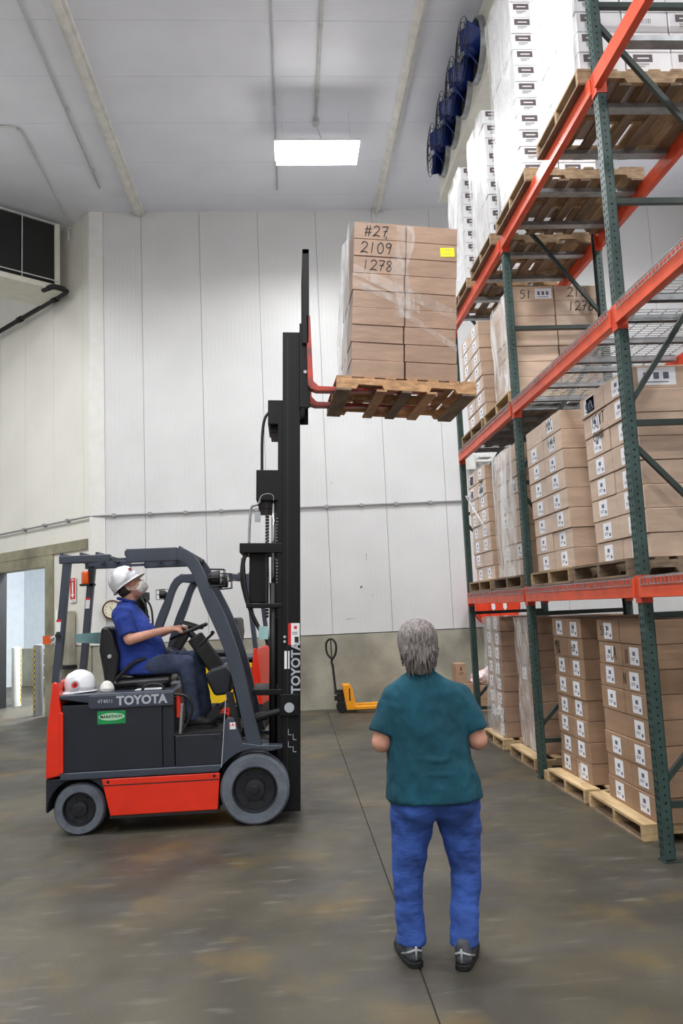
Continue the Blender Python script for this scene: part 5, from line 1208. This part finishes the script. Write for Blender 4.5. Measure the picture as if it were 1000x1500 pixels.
def door_things():
    s_ = .60; c = dpt(s_, .008, 2.255); A = math.atan2(DD.y, DD.x)
    # local frame on the diagonal wall: x to the right as seen from the hall
    SM = Matrix(((-DD.x, -NN.x, 0, c.x), (-DD.y, -NN.y, 0, c.y), (0, 0, 1, c.z), (0, 0, 0, 1)))
    r = empty('extinguisher_sign', M=SM, label='narrow red sign with white down arrow above the stem wall', cat='sign')
    MB().box(-.10, .10, -.002, .004, -.22, .22).build('plate', M['white'], r)
    MB().box(-.085, .085, -.004, -.002, -.17, .205).build('red_field', M['redst'], r)
    MB().box(-.022, .022, -.006, -.004, -.08, .13).prism([(-.06, -.08), (.06, -.08), (0, -.155)], 'y', -.006, -.004).build('arrow', M['white'], r)
    inst('lettering', text_mesh('FIRE', .05, M['white'], .0005, .001), r, T(0, -.0045, .17) @ FACE_NY); inst('lettering', text_mesh('EXTINGUISHER', .018, M['redst'], .0005), r, T(0, -.0025, -.195) @ FACE_NY)
    c2 = dpt(.72, .0, .88); SM2 = SM.copy(); SM2.translation = c2
    w = empty('wall_box', M=SM2, label='olive grey wall cabinet with white pipe below the red sign', cat='cabinet')
    MB().box(-.2, .2, -.14, -.002, .06, 1.0).build('box', M['conc'], w, bevel=.01)
    MB().cyl((-.15, -.17, .05), (-.15, -.17, 1.03), .02, 8).build('pipe', M['trimw'], w, smooth=True); MB().box(-.24, .24, -.2, -.0, .0, .06).build('shelf', M['black'], w)
    # bollards
    def bollard(p, h, rad, mat, label):
        b = empty('bollard', p, 0, label, 'bollard', 'bollards at the doorway')
        MB().lathe([(rad, 0), (rad, h-.04), (rad*.85, h-.01), (rad*.4, h), (.001, h+.003)], (0, 0, 0), 'z', 20).build('post', M[mat], b, auto=.7)
        t = MB(); z = 0.05; k = 0
        a0 = -.35 if mat == 'bollw' else -2.6
        while z < h-.06:
            for j in range(2):
                t.cur = (k+j) % 2; a = a0+j*.28; a2 = a+.28; R_ = rad+.002
                t.add([(R_*math.cos(a), R_*math.sin(a), z), (R_*math.cos(a2), R_*math.sin(a2), z), (R_*math.cos(a2), R_*math.sin(a2), z+.05), (R_*math.cos(a), R_*math.sin(a), z+.05)], [(0, 1, 2, 3)])
            z += .05; k += 1
        t.build('hazard_tape', [M['yel'], M['blackst']], b)
    bollard((-5.76, 17.35, 0), 1.22, .095, 'bollw', 'pale bollard with hazard tape behind the doorway')
    bollard((-4.72, 15.40, 0), 1.30, .088, 'boll', 'dark grey bollard with hazard tape in the doorway')
    o = empty('handrail', dpt(3, -2.4, 0), 0, 'white tubular handrail in the room beyond the doorway', 'handrail'); off = o.location
    for z in (.35, .66, .92): MB(off).cyl(dpt(1.2, -2.4, z), dpt(6.5, -2.4, z), .026, 8).build('rail', M['white'], o, smooth=True)
    for s in (1.6, 3.0, 4.4, 5.8): MB(off).cyl(dpt(s, -2.4, 0), dpt(s, -2.4, .92), .026, 8).build('post', M['white'], o, smooth=True)
    d = empty('roll_door', dpt(4.2, -3.14, 1.0), 0, 'large white sliding door panel in the bright room', 'door'); off = d.location
    MB(off).box(2.6, 5.9, -3.14, -3.10, 1.02, 4.2, DM).build('panel', M['roomw'], d)
    for s in (3.6, 4.3): MB(off).box(s-.03, s+.03, -3.1, -3.08, 2.1, 2.16, DM).build('latch', M['cond'], d)
door_things()
def corner_stuff():
    r = empty('hose_reel', (3.54, 13.72, 1.66), 0, 'round orange reel mounted on the wall behind the rack', 'reel')
    MB().lathe([(.001, -.17), (.36, -.17), (.39, -.15), (.39, -.02), (.36, 0), (.3, 0), (.3, .2), (.001, .2)], (0, 0, 0), 'y', 36).build('drum', M['spool'], r, auto=.5)
    MB().lathe([(.39, .1), (.39, .14), (.1, .14), (.1, .1)], (0, 0, 0), 'y', 36, closed=True).build('flange', M['spool'], r, auto=.5)
    for x in (-.09, .11): MB().prism([(x-.03, .02), (x+.03, .02), (x+.035, -.06), (x, -.1), (x-.03, -.06)], 'y', -.175, -.171).build('white_mark', M['white'], r)
    MB().box(-.16, -.145, -.18, -.17, -.3, .3).build('seam', M['redst'], r)
    MB().box(-.06, .06, .13, .31, -.12, .12).build('wall_bracket', M['black'], r)
    for (nm, x, y, sx, sy, z, sz, lab) in (('c', 2.56, 12.75, .3, .4, .001, .2, 'lower carton of the left pair in the far corner'), ('c', 2.56, 12.75, .28, .36, .203, .24, 'second carton of the left pair in the far corner'), ('c', 2.87, 12.7, .34, .4, .001, .2, 'lower carton under the pink bag in the far corner'), ('c', 2.87, 12.7, .33, .38, .203, .2, 'upper carton under the pink bag in the far corner')):
        inst('carton', carton_mesh(sx, sy, sz, 'kraftd'), None, T(x, y, z))['label'] = 'brown ' + lab
        o = bpy.data.objects[-1] if False else None
    for o in bpy.data.objects:
        if o.get('label', '').endswith('far corner'): o['category'] = 'carton'; o['group'] = 'cartons in the far corner'
    c = inst('carton', carton_mesh(.17, .34, .31, 'kraft'), None, T(2.58, 12.78, .446)); tag(c, 'upright brown carton with printed mark in the far corner', 'carton', 'cartons in the far corner')
    put(c, MB().box(-.04, .04, -.008, .0, 0, .001).box(-.04, .03, -.03, -.022, 0, .001).box(-.01, .012, .03, .09, 0, .001).mesh('printed_mark', M['brownmk']), on_near(.085, .17))
    g = MB(); rnd = random.Random(9)
    g.ball((2.96, 12.86, .52), (.14, .13, .10), None, 18, 12); g.ball((3.05, 12.84, .54), (.09, .1, .11), None, 14, 10); g.capsule((3.05, 12.82, .58), (3.1, 12.8, .68), .04, .02); g.ball((2.90, 12.84, .47), (.1, .1, .055))
    b = flesh('plastic_bag', g, M['bag'], None, .012, 3, .05, .06); tag(b, 'crumpled pink white plastic bag on cartons in the corner', 'bag')
    v = empty('wall_vent', (3.5, YB-.1, 4.18), 0, 'white pipe fitting on the back wall behind the far stack', 'pipe')
    MB().cyl((-.18, 0, -.1), (-.18, 0, .16), .09, 14).build('pipe', M['trimw'], v, smooth=False); MB().cyl((-.1, 0, .05), (.35, 0, .05), .03, 10).build('branch', M['trimw'], v, smooth=True); MB().box(-.02, .2, -.04, .1, .12, .16).build('bracket', M['trimw'], v)
corner_stuff()
